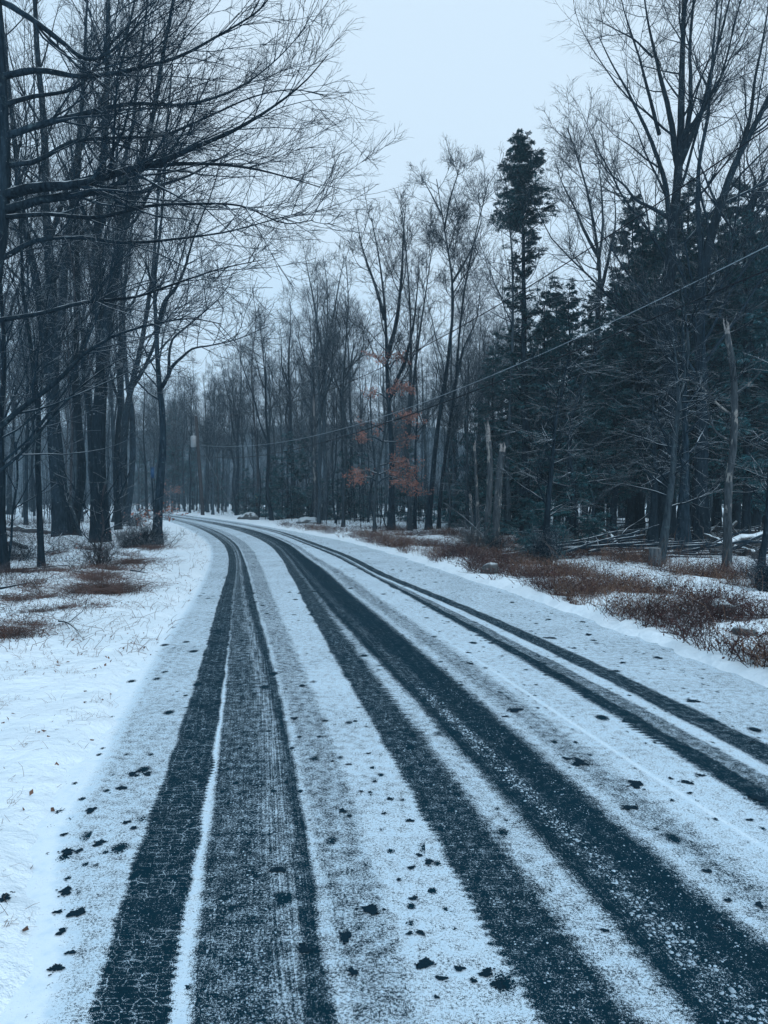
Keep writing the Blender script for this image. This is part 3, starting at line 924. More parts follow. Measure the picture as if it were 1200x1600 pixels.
mid('bare_tree', 'leaning tree with a rounded fan of twigs above its neighbours, left of the tall hemlock',
    [[(670, 826), (673, 770), (682, 690), (692, 620), (702, 540), (708, 470), (706, 430), (698, 380), (690, 330), (682, 280)],
     ([(708, 440), (726, 410), (744, 372), (752, 340), (746, 300)], 0.07), ([(694, 360), (704, 310), (716, 270), (722, 240)], 0.06), ([(690, 335), (672, 300), (656, 272)], 0.05)], 826, 0.16, 41, t0=0.62, n=(42, 340, 1800, 4200))
mid('bare_tree', 'grey forked tree with two tall arching stems left of the russet beech',
    [[(508, 814), (508, 740), (507, 680), (509, 620), (508, 560), (512, 500), (510, 440), (505, 400)],
     ([(508, 570), (498, 520), (490, 470), (480, 420), (474, 385)], 0.11), ([(509, 560), (520, 500), (530, 440), (538, 400)], 0.10)], 814, 0.17, 42, mats=(BARK_G, TWIG), t0=0.45)
mid('bare_tree', 'straight dark tree with upswept limbs directly behind the russet beech',
    [[(612, 828), (612, 760), (610, 680), (606, 600), (603, 520), (598, 450), (590, 390), (580, 340)],
     ([(605, 560), (620, 500), (628, 430), (630, 370), (634, 320)], 0.13), ([(602, 500), (584, 440), (566, 390), (556, 340)], 0.10), ([(610, 620), (640, 540), (652, 460), (656, 400)], 0.10)], 828, 0.16, 43, t0=0.4)
mid('bare_tree', 'dark tree with three near-parallel stems right of the russet beech',
    [[(640, 828), (638, 760), (636, 690), (640, 620), (642, 540), (640, 460), (634, 390), (628, 330)],
     ([(638, 680), (646, 600), (656, 520), (668, 440), (676, 380)], 0.09)], 828, 0.115, 44, mats=(BARK_G, TWIG), t0=0.45, n=(32, 240, 1200, 2400))
mid('bare_tree', 'slim trunk leaning right close behind the leaning fan-topped tree',
    [[(686, 826), (690, 760), (700, 680), (712, 600), (718, 520), (726, 450), (738, 390), (752, 330), (764, 280)],
     ([(712, 590), (726, 540), (744, 500), (750, 450)], 0.06)], 826, 0.10, 45, t0=0.45, n=(32, 240, 1200, 2400))
mid('slim_tree', 'thin pale stem between the yellow-marked tree and the broken grey trunk', [[(467, 806), (466, 770), (469, 740), (468, 700), (464, 640), (460, 560), (452, 500)]], 806, 0.10, 46, mats=(DEAD, TWIG), n=(14, 70, 260, 400))
mid('slim_tree', 'slim grey tree on the snow right of the forked grey tree', [[(537, 824), (537, 770), (540, 700), (536, 620), (540, 540), (544, 460), (540, 400)]], 824, 0.105, 47, mats=(BARK_G, TWIG), n=(20, 120, 420, 700))
mid('slim_tree', 'thin upright stem just right of the russet beech', [[(648, 824), (650, 760), (649, 700), (652, 640), (650, 560), (655, 480)]], 824, 0.08, 48, n=(16, 90, 300, 500))
mid('bare_tree', 'tall slim tree whose bare pole stands before the hemlocks, right of the broken snags',
    [[(795, 838), (795, 780), (794, 700), (797, 640), (800, 560), (802, 480), (800, 400), (794, 330), (790, 280)]], 838, 0.12, 49, mats=(BARK_G, TWIG), t0=0.55, n=(24, 160, 600, 1000))
mid('bare_tree', 'many-limbed tree with a pale knotted crown right of the tall hemlock',
    [[(940, 836), (938, 760), (936, 680), (934, 590), (934, 500), (936, 420), (930, 360), (918, 300), (900, 240), (886, 200)],
     ([(935, 470), (950, 410), (962, 350), (960, 290)], 0.10), ([(934, 400), (912, 360), (900, 330), (880, 290), (866, 250)], 0.08), ([(934, 420), (942, 350), (938, 280), (930, 220)], 0.07)], 836, 0.15, 50, mats=(BARK_G, TWIG), t0=0.5)
mid('slim_tree', 'thin curved tree right of the leaning fan-topped tree with a snowy bent limb',
    [[(702, 828), (703, 780), (700, 740), (704, 690), (718, 650), (726, 620), (722, 590), (712, 560)]], 828, 0.06, 51, mats=(BARK_G, TWIG), n=(10, 50, 150, 200))
mid('slim_tree', 'slim tree with a small yellow marker on its trunk',
    [[(402, 806), (403, 760), (401, 700), (396, 640), (394, 560), (400, 500), (394, 450)],], 806, 0.13, 52, mats=(BARK_B, TWIG), n=(24, 130, 500, 700))
mid('slim_tree', 'pale snapped-off stem beside the yellow-marked tree', [[(421, 806), (421, 770), (419, 730), (420, 690)]], 806, 0.13, 53, mats=(DEAD, TWIG), n=(4, 8, 20, 20))

# ------------------------------------------------------------------ right: large bare tree rising behind the hemlocks and slender trees at the edge
Y = 26.0
make_tree('bare_tree', 'largest tree on the right, its forked crown rising high above the hemlocks',
    [pix_stem([(1040, 848), (1042, 740), (1044, 620), (1046, 500), (1048, 420), (1052, 340), (1058, 280), (1064, 200), (1066, 120), (1068, 40), (1072, -60), (1078, -180)], Y, 0.30, 0.05),
     pix_stem([(1048, 360), (1038, 290), (1020, 230), (998, 180), (978, 140), (955, 100), (936, 60)], Y, 0.10, 0.015, -1.0),
     pix_stem([(1060, 262), (1048, 180), (1030, 110), (1014, 40), (1002, -40)], Y, 0.12, 0.02, 1.2),
     pix_stem([(1060, 260), (1078, 220), (1098, 170), (1112, 110), (1130, 40), (1150, -40)], Y, 0.13, 0.02, -1.0),
     pix_stem([(1044, 340), (1018, 324), (992, 310), (976, 290), (952, 270), (930, 240)], Y, 0.08, 0.012, -1.4),
     pix_stem([(1070, 230), (1078, 150), (1076, 80), (1082, 0), (1090, -90)], Y, 0.10, 0.02, 1.0),
     pix_stem([(1030, 210), (1012, 140), (996, 80), (976, 20), (962, -40)], Y, 0.07, 0.012, 1.0),
     pix_stem([(1020, 90), (990, 62), (960, 46), (930, 30)], Y, 0.04, 0.01, -0.6)],
    S_BIG(72, 560, 3000, 7600), 61, sides=16)
Y = 24.0
make_tree('bare_tree', 'dark tree leaning right at the right edge, its stem showing above the hemlock tops',
    [pix_stem([(1098, 852), (1096, 700), (1094, 560), (1098, 440), (1108, 380), (1124, 320), (1146, 260), (1172, 210), (1198, 160), (1230, 90), (1270, 10)], Y, 0.22, 0.05),
     pix_stem([(1122, 326), (1150, 250), (1170, 190), (1178, 130), (1192, 60), (1206, -40)], Y, 0.10, 0.02, 1.0),
     pix_stem([(1098, 430), (1090, 340), (1092, 260), (1106, 180), (1112, 100), (1120, 0), (1126, -90)], Y, 0.09, 0.02, 1.0)],
    S_BIG(50, 380, 1900, 4600), 62)
Y = 27.0
make_tree('bare_tree', 'tree with kinked limbs farthest right, half outside the edge of the hemlocks',
    [pix_stem([(1180, 842), (1176, 700), (1172, 560), (1168, 440), (1166, 370), (1168, 330), (1186, 300), (1206, 270), (1240, 200), (1270, 100)], Y, 0.2, 0.04),
     pix_stem([(1168, 352), (1166, 330), (1176, 305), (1178, 280), (1166, 250), (1172, 210)], Y, 0.08, 0.012, -0.6)],
    S_BIG(44, 300, 1500, 3600), 63)
def right_thin(pts, py, r0, label, seed, mats, n, extra=(), name='slim_tree', r1=0.015, t0=.3):
    Y = dist_of(py)
    sp = S_BIG(*n)
    sp[0].update(t0=t0, ang=66, asd=16, trop=0.0, length=0.75)
    sp[1].update(trop=0.0, ang=48)
    return make_tree(name, label, [pix_stem(pts, Y, r0, r1)] + [pix_stem(e, Y, r0 * 0.6, 0.012) for e in extra], sp, seed, mats, sides=12)
right_thin([(1031, 886), (1036, 850), (1042, 800), (1050, 740), (1054, 690), (1060, 640), (1070, 590), (1076, 550), (1072, 500), (1064, 450)], 886, 0.095,
    'slender grey tree leaning right from a double foot beside a cut stump', 64, (BARK_G, TWIG), (34, 180, 420, 500), extra=[[(1062, 640), (1060, 600), (1056, 560), (1050, 520)]], t0=.2)
right_thin([(1188, 884), (1194, 840), (1198, 790), (1201, 740), (1206, 660), (1210, 560)], 884, 0.075, 'thin dark tree at the right edge leaning slightly right', 65, (BARK_D, TWIG), (20, 100, 200, 200))
right_thin([(853, 880), (853, 840), (856, 780), (862, 720), (868, 660), (880, 600), (888, 560)], 880, 0.10, 'dark trunk rising out of the bush left of the fallen logs', 66, (BARK_D, TWIG), (24, 120, 260, 300), t0=.15)
right_thin([(897, 852), (898, 810), (896, 760), (890, 710), (893, 660), (906, 610), (924, 570), (932, 540)], 852, 0.14, 'dark bent trunk among the hemlocks left of the stump', 67, (BARK_D, TWIG), (24, 120, 260, 300))
right_thin([(1068, 862), (1070, 800), (1072, 740), (1070, 660), (1068, 560), (1066, 470)], 862, 0.19, 'stout dark trunk under the hemlocks right of the leaning slender tree', 68, (BARK_D, TWIG), (26, 120, 260, 300), name='bare_tree')
right_thin([(1020, 850), (1022, 800), (1024, 740), (1020, 660), (1022, 580)], 850, 0.17, 'stout dark trunk under the hemlocks behind the stump', 69, (BARK_D, TWIG), (26, 120, 260, 300), name='bare_tree')
for i, (px, py, tp, rr, lb) in enumerate([
    (980, 826, 640, 0.11, 'grey trunk in the hemlock shade, fourth back from the logs'), (928, 846, 690, 0.06, 'thin dark stem in the gap left of the fallen logs'),
    (873, 838, 560, 0.10, 'dark stem just right of the trunk in the bush'), (950, 822, 680, 0.09, 'pale thin trunk deep in the hemlock shade'),
    (1150, 830, 600, 0.12, 'dark stem behind the root plate at the right'), (745, 838, 700, 0.06, 'thin grey stem just left of the broken snags'),
    (730, 828, 560, 0.10, 'dark slim stem left of the broken snags before the young hemlock'), (588, 826, 600, 0.05, 'thin leaning stick-like stem under the russet beech')]):
    Yd = dist_of(py)
    rq = rng_(700 + i)
    xs_ = np.cumsum(rq.normal(0, 4, 6)); xs_ -= xs_[0]
    ys_ = np.linspace(py, tp, 6)
    make_tree('slim_tree', lb, [pix_stem([(px + a, b) for a, b in zip(xs_, ys_)], Yd, rr, 0.02)], S_BIG(12, 50, 120, 120), 700 + i, ((BARK_G, BARK_D)[i % 2], TWIG), sides=9)

# ------------------------------------------------------------------ hemlocks
Y = 30.0
b_ = at(822, 840, Y)
hemlock('tall narrow hemlock with a dense tufted top standing above the whole wood', (b_[0], Y, gz1(b_[0], Y)), 15.9, 0.22, 310, z0=0.22, width=0.185, nb=220, top_only=0.76, size=0.15, dens=22, lvar=(0.3, 1.55), tilt=0.5, ptop=0.6, lean=(-0.016, 0))
HEM = [  # px, distance, height, prototype, label
    (768, 44, 10.5, 1, 'hemlock behind the two broken snags, at the left end of the dark stand'),
    (850, 34, 11.0, 0, 'hemlock right below the tall one'),
    (890, 29, 10.0, 1, 'hemlock behind the dark bent trunk'),
    (930, 37, 12.5, 2, 'hemlock behind the pale knotted crown'),
    (960, 27, 9.5, 0, 'hemlock with low boughs over the left ends of the fallen logs'),
    (1000, 30, 13.0, 2, 'hemlock left of the largest bare tree'),
    (1045, 34, 14.0, 0, 'hemlock right behind the largest bare tree'),
    (1090, 27, 11.8, 2, 'hemlock between the leaning slender tree and the broken grey stem'),
    (1120, 30, 13.6, 0, 'hemlock behind the broken grey stem'),
    (1165, 25, 11.0, 1, 'hemlock over the upturned root plate'),
    (1200, 29, 12.6, 2, 'hemlock at the right edge above the stack of logs'),
    (1260, 26, 12.0, 0, 'hemlock just past the right edge'),
    (868, 37, 12.5, 1, 'hemlock squeezed between the tall one and the dark bent trunk, set back'),
    (985, 33, 15.0, 0, 'tall hemlock just left of the largest bare tree'),
    (1072, 32, 15.5, 2, 'tallest hemlock right of the largest bare tree'),
    (1150, 31, 14.8, 0, 'tall hemlock between the broken grey stem and the root plate'),
    (1192, 35, 16.5, 2, 'tallest hemlock at the right edge, set back'),
    (1025, 38, 16.0, 1, 'broad hemlock set back behind the largest bare tree'),
    (805, 40, 11.5, 2, 'hemlock half hidden behind the tall hemlock'),
]
for i, (px, Yh, H, p, lb) in enumerate(HEM):
    b_ = at(px, 800, Yh)
    pr = hem_protos[p]
    c = copy_tree(pr, (b_[0], Yh, gz1(b_[0], Yh)), rz=i * 1.7, s=H / (14, 12, 15)[p], label=lb, group='hemlocks on the right')
NEWT = []
r = rng_(77)
n_h = 0
while n_h < 40:
    Yh = r.uniform(36, 80); x = r.uniform(2, 45)
    px = 600 + x / Yh * FPX
    if px < 800 or px > 1300: continue
    p = r.integers(0, 3)
    NEWT.append((px, copy_tree(hem_protos[p], (x, Yh, gz1(x, Yh) - 0.05), rz=r.uniform(0, 6), s=r.uniform(0.62, 0.92), label=('dark hemlock far back in the stand ' if Yh > 56 else 'dark hemlock in the middle of the stand ') + next(t for lim, t in ((850, 'near the tall hemlock'), (920, 'behind the dark bent trunk'), (1000, 'left of the largest bare tree'), (1080, 'behind the largest bare tree'), (1140, 'behind the broken grey stem'), (1200, 'above the root plate'), (9999, 'past the right edge')) if px < lim) + (', tall' if p == 2 else ', narrow' if p == 0 else ', low'), group='hemlocks deep in the stand')))
    n_h += 1
YOUNG = [(450, 56, 6.5, 'young hemlock behind the pale thin stem, by the bend'), (546, 52, 6.0, 'snow-dusted young hemlock right of the forked grey tree'), (572, 58, 5.0, 'young hemlock left of the russet beech'),
         (640, 50, 5.0, 'young hemlock behind the three-stemmed dark tree'), (745, 40, 6.0, 'snow-dusted young hemlock left of the broken snags'), (712, 46, 5.2, 'young hemlock behind the leaning fan-topped tree'),
         (385, 66, 4.2, 'young hemlock left of the yellow-marked tree'), (826, 20.5, 1.6, 'low hemlock bush in front of the right snag'), (850, 19.0, 1.9, 'low hemlock around the foot of the dark trunk in the bush'),
         (790, 30, 4.5, 'young hemlock directly behind the right snag'), (424, 62, 5.2, 'young hemlock behind the pale snapped-off stem'), (480, 60, 6.6, 'young hemlock behind the broken grey trunk'), (900, 23, 3.0, 'small hemlock before the fallen logs'), (765, 22, 1.0, 'tiny hemlock at the foot of the left snag')]
for i, (px, Yh, H, lb) in enumerate(YOUNG):
    b_ = at(px, 800, Yh)
    copy_tree(hem_protos[3], (b_[0], Yh, gz1(b_[0], Yh)), rz=i * 2.1, s=H / 3.6, label=lb, group='young hemlocks')
for i, (px, Yh, H, lb) in enumerate([(272, 92, 13.5, 'bluish hemlock beyond the bend, behind the slender tree'), (300, 98, 10.0, 'bluish hemlock beyond the bend, just left of the utility pole'), (222, 100, 9.0, 'low bluish hemlock at the far end of the road'), (340, 84, 6.0, 'low bluish hemlock just right of the utility pole')]):
    b_ = at(px, 790, Yh)
    copy_tree(hem_protos[i % 2], (b_[0], Yh, 0.0), rz=i * 2.3, s=H / (14, 12)[i % 2], label=lb, group='hemlocks beyond the bend')

# ------------------------------------------------------------------ russet beech: small tree that kept its leaves
LEAF = plain('russet_leaves', (0.255, 0.112, 0.085), 0.55, 3.0, 0.7, 0.2, snow=0.25)
def leaves(mb, r, pts, size, droop=0.3, spread=0.1):
    n = len(pts)
    B = pts + r.normal(0, spread, (n, 3))
    D = norm(r.normal(0, 1, (n, 3)) + np.array([0, 0, -droop]))
    W = norm(np.cross(D, norm(r.normal(0, 1, (n, 3))))) 
    L = (size * r.uniform(0.6, 1.3, n))[:, None]
    N = np.cross(D, W)
    v = np.stack([B, B + D * L * .5 + W * L * .3 + N * L * .12, B + D * L, B + D * L * .5 - W * L * .3 + N * L * .12], 1)
    mb.add(v.reshape(-1, 3), quads=np.arange(n * 4).reshape(-1, 4))

def leafy(name, label, stem, Y, r0, limbs, seed, nleaf, size, group=None, dY=0.0):
    P, R = pix_stem(stem, Y, r0, 0.012)
    b = P[0].copy(); b[2] = gz1(b[0], b[1])
    root = empty(name, b); tag(root, label, 'tree', group)
    m = MB(); trunk_mesh(m, P - b, R, seed, sides=9); m.build('trunk', BARK_G, root)
    r = rng_(seed)
    Ps, Rs = [], []
    for pts in limbs:
        q, rr = pix_stem(pts, Y, r0 * 0.45, 0.008, r.uniform(-1.3, 1.3))
        q, rr = resample(q - b, rr, 10)
        Ps.append(q); Rs.append(rr)
    Ps, Rs = np.stack(Ps), np.stack(Rs)
    m = MB(); tubes(m, Ps, Rs * 1.3, 5)
    P2, R2 = spawn(r, Ps, Rs, 16 * len(limbs), 0.2, 1.0, 52, 14, 1.0, 0.55, 5, 0.10, -0.02, rmin=0.006)
    P2[:, :, 2] = P2[:, :, 2] * 0.5 + P2[:, :1, 2] * 0.5
    tubes(m, P2, R2, 3)
    P3, R3 = spawn(r, P2, R2, 60 * len(limbs), 0.2, 1.0, 45, 12, 0.45, 0.6, 3, 0.10, -0.02, rmin=0.005)
    P3[:, :, 2] = P3[:, :, 2] * 0.5 + P3[:, :1, 2] * 0.5
    tubes(m, P3, R3, 3)
    m.build('limb', TWIG, root)
    pi = r.integers(0, len(P3), nleaf); ki = r.integers(0, 3, nleaf)
    m = MB(); leaves(m, r, P3[pi, ki], size, 0.4, size * 0.6)
    m.build('leaves', LEAF, root, smooth=False)
    return root
Yb = 34.5
leafy('beech_tree', 'small beech still hung with tiers of russet leaves on the far side of the road',
      [(585, 829), (586, 780), (592, 730), (600, 680), (606, 630), (610, 585), (612, 548)], Yb, 0.07,
      [[(588, 752), (575, 745), (562, 750), (556, 760)], [(587, 758), (605, 745), (630, 752), (652, 768)], [(590, 740), (572, 735), (560, 742)], [(590, 742), (612, 735), (640, 745)],
       [(598, 690), (580, 682), (564, 688)], [(600, 690), (622, 690), (644, 684)], [(602, 676), (585, 664), (568, 660)], [(604, 660), (624, 655), (645, 650)],
       [(606, 625), (594, 615), (580, 612)], [(608, 615), (622, 606), (632, 604)], [(610, 580), (602, 560), (592, 552)], [(610, 575), (618, 562), (628, 556)], [(592, 728), (620, 722), (646, 728)]],
      81, 4600, 0.085)
Yb2 = dist_of(853)
leafy('beech_sprig', 'curled brown leaves on a sprig at the foot of the slender tree by the bend',
      [(250, 852), (249, 830), (247, 812), (246, 800)], Yb2 - 0.4, 0.02,
      [[(249, 815), (243, 800), (241, 790)], [(247, 806), (253, 796), (258, 792)], [(247, 805), (260, 800), (268, 803)], [(248, 825), (238, 812), (230, 808)]], 82, 130, 0.10)
leafy('beech_sprig', 'faint russet sapling at the bend just right of the slender tree',
      [(268, 802), (268, 780), (266, 765), (264, 756)], dist_of(803), 0.03,
      [[(267, 775), (258, 766), (254, 762)], [(266, 768), (274, 765), (280, 768)], [(265, 760), (260, 752), (256, 748)]], 83, 130, 0.16)

# ------------------------------------------------------------------ the wood: bare trees behind and between
r = rng_(5)
def in_view(x, y):
    return abs(x) < 0.56 * y + 5
placed = []
def ok(x, y, d):
    for a, b in placed:
        if (a - x) ** 2 + (b - y) ** 2 < d * d: return False
    placed.append((x, y)); return True
ZONES = {
 'across': [(345, 'by the utility pole'), (440, 'around the yellow-marked tree'), (525, 'behind the forked grey tree'), (585, 'left of the russet beech'), (660, 'behind the russet beech'),
            (735, 'behind the leaning fan-topped tree'), (800, 'behind the broken snags'), (3000, 'behind the tall hemlock')],
 'left': [(40, 'at the wood\'s left edge'), (85, 'behind the twin-stemmed trunk'), (130, 'in the gap between the two thick trunks'), (180, 'behind the rough-barked thick trunk'), (3000, 'right of the leaning pair of trunks')],
 'right': [(880, 'behind the left part of the hemlock stand'), (960, 'behind the pale knotted crown'), (1040, 'behind the largest tree on the right'), (1110, 'right behind the largest tree'), (3000, 'behind the hemlocks at the right edge')],
 'far': [(120, 'seen through the thick left trunks'), (205, 'seen past the rough-barked trunk'), (250, 'above the vanishing road'), (330, 'beyond the utility pole'), (450, 'beyond the yellow-marked tree'), (3000, 'far behind the forked grey tree')]}
TONE = {'bark_dark': 'dark', 'bark_grey': 'grey', 'bark_brown': 'brown'}
def scatter(n, xf, y0, y1, dmin, zone, s0, s1, slim_p=0.4):
    c = 0; tries = 0
    while c < n and tries < 6000:
        tries += 1
        y = y0 + (y1 - y0) * r.random() ** 0.75
        x = xf(y, r.random())
        if not in_view(x, y) or (fl(y) - 2.2 < x < fr(y) + 2.6) or (y < 66 and abs(600 + x / y * FPX - 312) < 16) or not ok(x, y, dmin): continue
        sl = r.random() < slim_p
        pr = slim[r.integers(0, len(slim))] if sl else woodland[r.integers(0, len(woodland))]
        tone = TONE[next(c_ for c_ in pr.children if c_.name.startswith('trunk')).data.materials[0].name]
        px = 600 + x / y * FPX
        where = next(t for lim, t in ZONES[zone] if px < lim)
        sc = r.uniform(s0, s1)
        size = ('low ' if sc < s0 + .4 * (s1 - s0) else 'tall ')
        lab = size + tone + (' slim tree ' if sl else ' bare tree ') + where + (', set back' if y > y0 + .55 * (y1 - y0) else '')
        NEWT.append((px, copy_tree(pr, (x, y, gz1(x, y) - 0.05), rz=r.uniform(0, 6.283), s=sc, label=lab, group='trees ' + where, lean=(r.normal(0, 0.025), r.normal(0, 0.025)))))
        c += 1
scatter(92, lambda y, u: float(fr(y)) + 3 + u * (0.42 * y), 42, 92, 1.9, 'across', 0.70, 0.96)
scatter(44, lambda y, u: float(fl(y)) - 2.5 - u * (0.5 * y), 24, 78, 1.6, 'left', 0.85, 1.2, slim_p=0.55)
scatter(26, lambda y, u: 0.12 * y + u * (0.5 * y), 40, 78, 2.0, 'right', 0.85, 1.08)
scatter(100, lambda y, u: -0.55 * y + u * 0.85 * y, 88, 125, 2.0, 'far', 0.72, 1.05)

# trees that would share a label are told apart by their order from the left
by = {}
for px, o in NEWT: by.setdefault(o['label'], []).append((px, o))
ORD = {2: ['left one', 'right one'], 3: ['left one', 'middle one', 'right one']}
for lab, L_ in by.items():
    if len(L_) > 1:
        L_.sort(key=lambda q: q[0])
        nm = ORD.get(len(L_)) or (['leftmost'] + [w_ + ' from left' for w_ in ('second', 'third', 'fourth', 'fifth', 'sixth', 'seventh', 'eighth', 'ninth')][:len(L_) - 2] + ['rightmost'])
        for q, (px, o) in enumerate(L_): o['label'] = lab + ', ' + nm[min(q, len(nm) - 1)]

# thin understory saplings that fill the wood with grey twigs
m = MB()
n = 2300
yy = 38 + 80 * r.random(n) ** 0.8
side = r.random(n) < 0.62
u = r.random(n)
xx = np.where(side, fr(yy) + 4 + u * 0.55 * yy, fl(yy) - 3 - u * 0.5 * yy)
xx = np.where((yy > 85) & (r.random(n) < .6), -.55 * yy + u * .9 * yy, xx)
kp = (np.abs(xx) < .56 * yy + 4) & ~((xx > fl(yy) - 1.8) & (xx < fr(yy) + 2.5))
xx, yy = xx[kp], yy[kp]; n = len(xx)
hh = r.uniform(1.5, 7.5, n) * r.uniform(.6, 1, n)
k = 4; t_ = np.linspace(0, 1, k)
P = np.stack([xx[:, None] + np.cumsum(r.normal(0, .07, (n, k)), 1), yy[:, None] + np.cumsum(r.normal(0, .07, (n, k)), 1), hh[:, None] * t_[None] - .1], -1)
R = (0.022 * (1 - 0.75 * t_))[None] * r.uniform(0.7, 1.5, (n, 1))
tubes(m, P, R, 3)
P1, R1 = spawn(r, P, R, n * 8, 0.15, 1, 48, 14, 0.62, 0.55, 3, 0.1, 0.05, rmin=0.008)
tubes(m, P1, R1, 3)
P2, R2 = spawn(r, P1, R1, n * 20, 0.1, 1, 42, 14, 0.60, 0.6, 2, 0.1, 0.03, rmin=0.0065)
tubes(m, P2, R2, 3)
us = m.build('understory_saplings', TWIG)
tag(us, 'thicket of thin grey saplings filling the wood between the trunks', kind='stuff')

# low wooded rise that closes the view
def hill_z(x, y):
    return smooth01((y - 190) / 70) * (29 + 6 * wob(x, y, 71, .018) + 2.5 * wob(x, y, 72, .06)) + 1.0 * wob(x, y, 73, .35) * smooth01((y - 195) / 30)
hx = np.linspace(-330, 330, 90); hy = np.linspace(188, 330, 26)
HX, HY = np.meshgrid(hx, hy)
HZ = hill_z(HX, HY)
m = MB(); m.add(np.stack([HX, HY, HZ - .1], -1), quads=grid_quads(*HX.shape))
def hill_mat():
    b = NB('wooded_slope'); p = b.pos()
    st = b.noise(b.scale(p, (1.6, .4, .25)), 1.0, 5, .65)
    col = b.mix(b.ramp(st, .35, .65), (0.016, 0.026, 0.035), (0.055, 0.072, 0.086))
    return b.done(col, .95, .05)
o = m.build('hill', hill_mat()); tag(o, 'low wooded rise closing the view beyond the far wood', kind='structure')

# far-off wood, one grey mass of stems and twigs
m = MB()
r = rng_(9)
n = 680
yy = np.concatenate([r.uniform(122, 188, n - 260), r.uniform(192, 262, 260)]); xx = (r.random(n) * 1.35 - 0.62) * yy
hh = r.uniform(16, 27, n)
k = 5
t_ = np.linspace(0, 1, k)
P = np.stack([xx[:, None] + np.cumsum(r.normal(0, .25, (n, k)), 1), np.repeat(yy[:, None], k, 1), hh[:, None] * t_[None] - 0.2 + hill_z(xx, yy)[:, None]], -1)
R = (0.14 * (1 - 0.9 * t_))[None] * r.uniform(0.7, 1.3, (n, 1))
tubes(m, P, R, 5)
P1, R1 = spawn(r, P, R, n * 14, 0.06, 1, 40, 10, 0.85, 0.45, 3, 0.1, 0.12, rmin=0.02)
tubes(m, P1, R1, 3)
P2, R2 = spawn(r, P1, R1, n * 95, 0.1, 1, 40, 12, 0.85, 0.6, 2, 0.1, 0.1, rmin=0.017)
tubes(m, P2, R2, 3)
fw = m.build('far_woods', TWIG)
tag(fw, 'far-off grey wood that closes the view beyond the bend', kind='stuff')

# ------------------------------------------------------------------ snags, stump, fallen timber
def snag_mat():
    b = NB('snag_wood'); p = b.coord()
    st = b.noise(b.scale(p, (14, 14, 2.2)), 1.6, 5, .65)
    pe = b.noise(b.scale(p, (5, 5, 1.7)), 1.0, 4, .6)
    bark = b.mix(b.ramp(st, .35, .65), (0.016, 0.024, 0.031), (0.070, 0.088, 0.10))
    wood = b.mix(b.ramp(st, .3, .7), (0.13, 0.135, 0.135), (0.27, 0.27, 0.26))
    col = b.mix(b.sstep(pe, .56, .60), bark, wood)
    f = b.math('MULTIPLY', b.sstep(b.math('ADD', up_facing(b), b.math('MULTIPLY_ADD', b.noise(p, 4, 3), 1.0, -.5)), .6, .9), .7)
    b.bump(b.math('ADD', st, b.math('MULTIPLY', pe, -.6)), 1.0, .03)
    return b.done(b.mix(f, col, SNOW), .95, .05)
SNAG = snag_mat()
SPLINT = plain('splintered_wood', (0.20, 0.20, 0.20), 0.45, 25, 0.9, 0.1, snow=0.3)
def snag(label, pts, py, r0, r1, seed, shard=0.7, mats=None, limbs=()):
    Y = dist_of(py)
    mats = mats or SNAG
    P, R = pix_stem(pts, Y, r0, r1)
    b = P[0].copy(); b[2] = gz1(b[0], b[1])
    root = empty('snag', b); tag(root, label, 'dead tree', 'broken snags')
    m = MB(); Q, q = trunk_mesh(m, P - b, R, seed, k=34, sides=13, flare=0.5)
    m.build('trunk', mats, root)
    r = rng_(seed)
    m = MB()
    top, rt = Q[-1], q[-1]
    ax = norm(Q[-1] - Q[-4])
    side = r.uniform(0, 6.28)
    for i in range(11):
        a = side + r.normal(0, 1.0)
        d = np.array([math.cos(a), math.sin(a), 0])
        h = shard * r.uniform(0.25, 1.0) * (1.0 if i else 1.35)
        p0 = top + d * rt * 0.62 - ax * 0.25
        pp = np.stack([p0, p0 + ax * (0.25 + h * .35), p0 + ax * (0.25 + h * .7) + d * 0.02, p0 + ax * (0.25 + h) + d * r.normal(0.0, 0.05)])
        tubes(m, pp[None], (np.array([0.42, 0.36, 0.24, 0.03]) * rt * r.uniform(0.6, 1.2))[None], 5)
    m.build('splintered_top', SPLINT, root)
    if limbs:
        m = MB()
        for l in limbs:
            lp, lr = pix_stem(l, Y, r0 * 0.3, 0.008, r.uniform(-0.8, 0.8))
            lp, lr = resample(lp - b, lr, 12)
            tubes(m, lp[None], lr[None], 5)
            P2, R2 = spawn(r, lp[None], lr[None], 7, 0.3, 1, 45, 12, 0.45, 0.5, 5, 0.1, 0.02, rmin=0.006)
            tubes(m, P2, R2, 4)
        m.build('limb', mats, root)
    return root
snag('left of two broken grey snags, ending in a long curved spike', [(762, 852), (763, 800), (765, 750), (764, 710), (763, 690)], 852, 0.115, 0.09, 401, 0.75)
snag('right of two broken snags, leaning right with peeling pale bark and a splintered top', [(771, 856), (775, 810), (780, 760), (784, 720), (786, 706)], 856, 0.12, 0.10, 402, 0.35)
snag('short thin snag left of the two broken snags', [(738, 846), (737, 810), (735, 782)], 846, 0.06, 0.045, 403, 0.3)
snag('slim pale snag just left of the two broken snags', [(747, 848), (746, 800), (744, 740), (742, 705)], 848, 0.075, 0.04, 404, 0.5)
snag('tall broken grey stem at the right, bark flaking, with bare side limbs', [(1136, 891), (1137, 850), (1136, 800), (1137, 750), (1143, 700), (1146, 640), (1145, 580), (1140, 540), (1137, 522)], 891, 0.10, 0.06, 405, 0.35,
     limbs=([(1144, 620), (1170, 600), (1196, 572)], [(1145, 650), (1120, 630), (1096, 604), (1076, 592)], [(1144, 690), (1120, 676), (1106, 640), (1112, 604)], [(1146, 600), (1160, 580), (1178, 560)]))
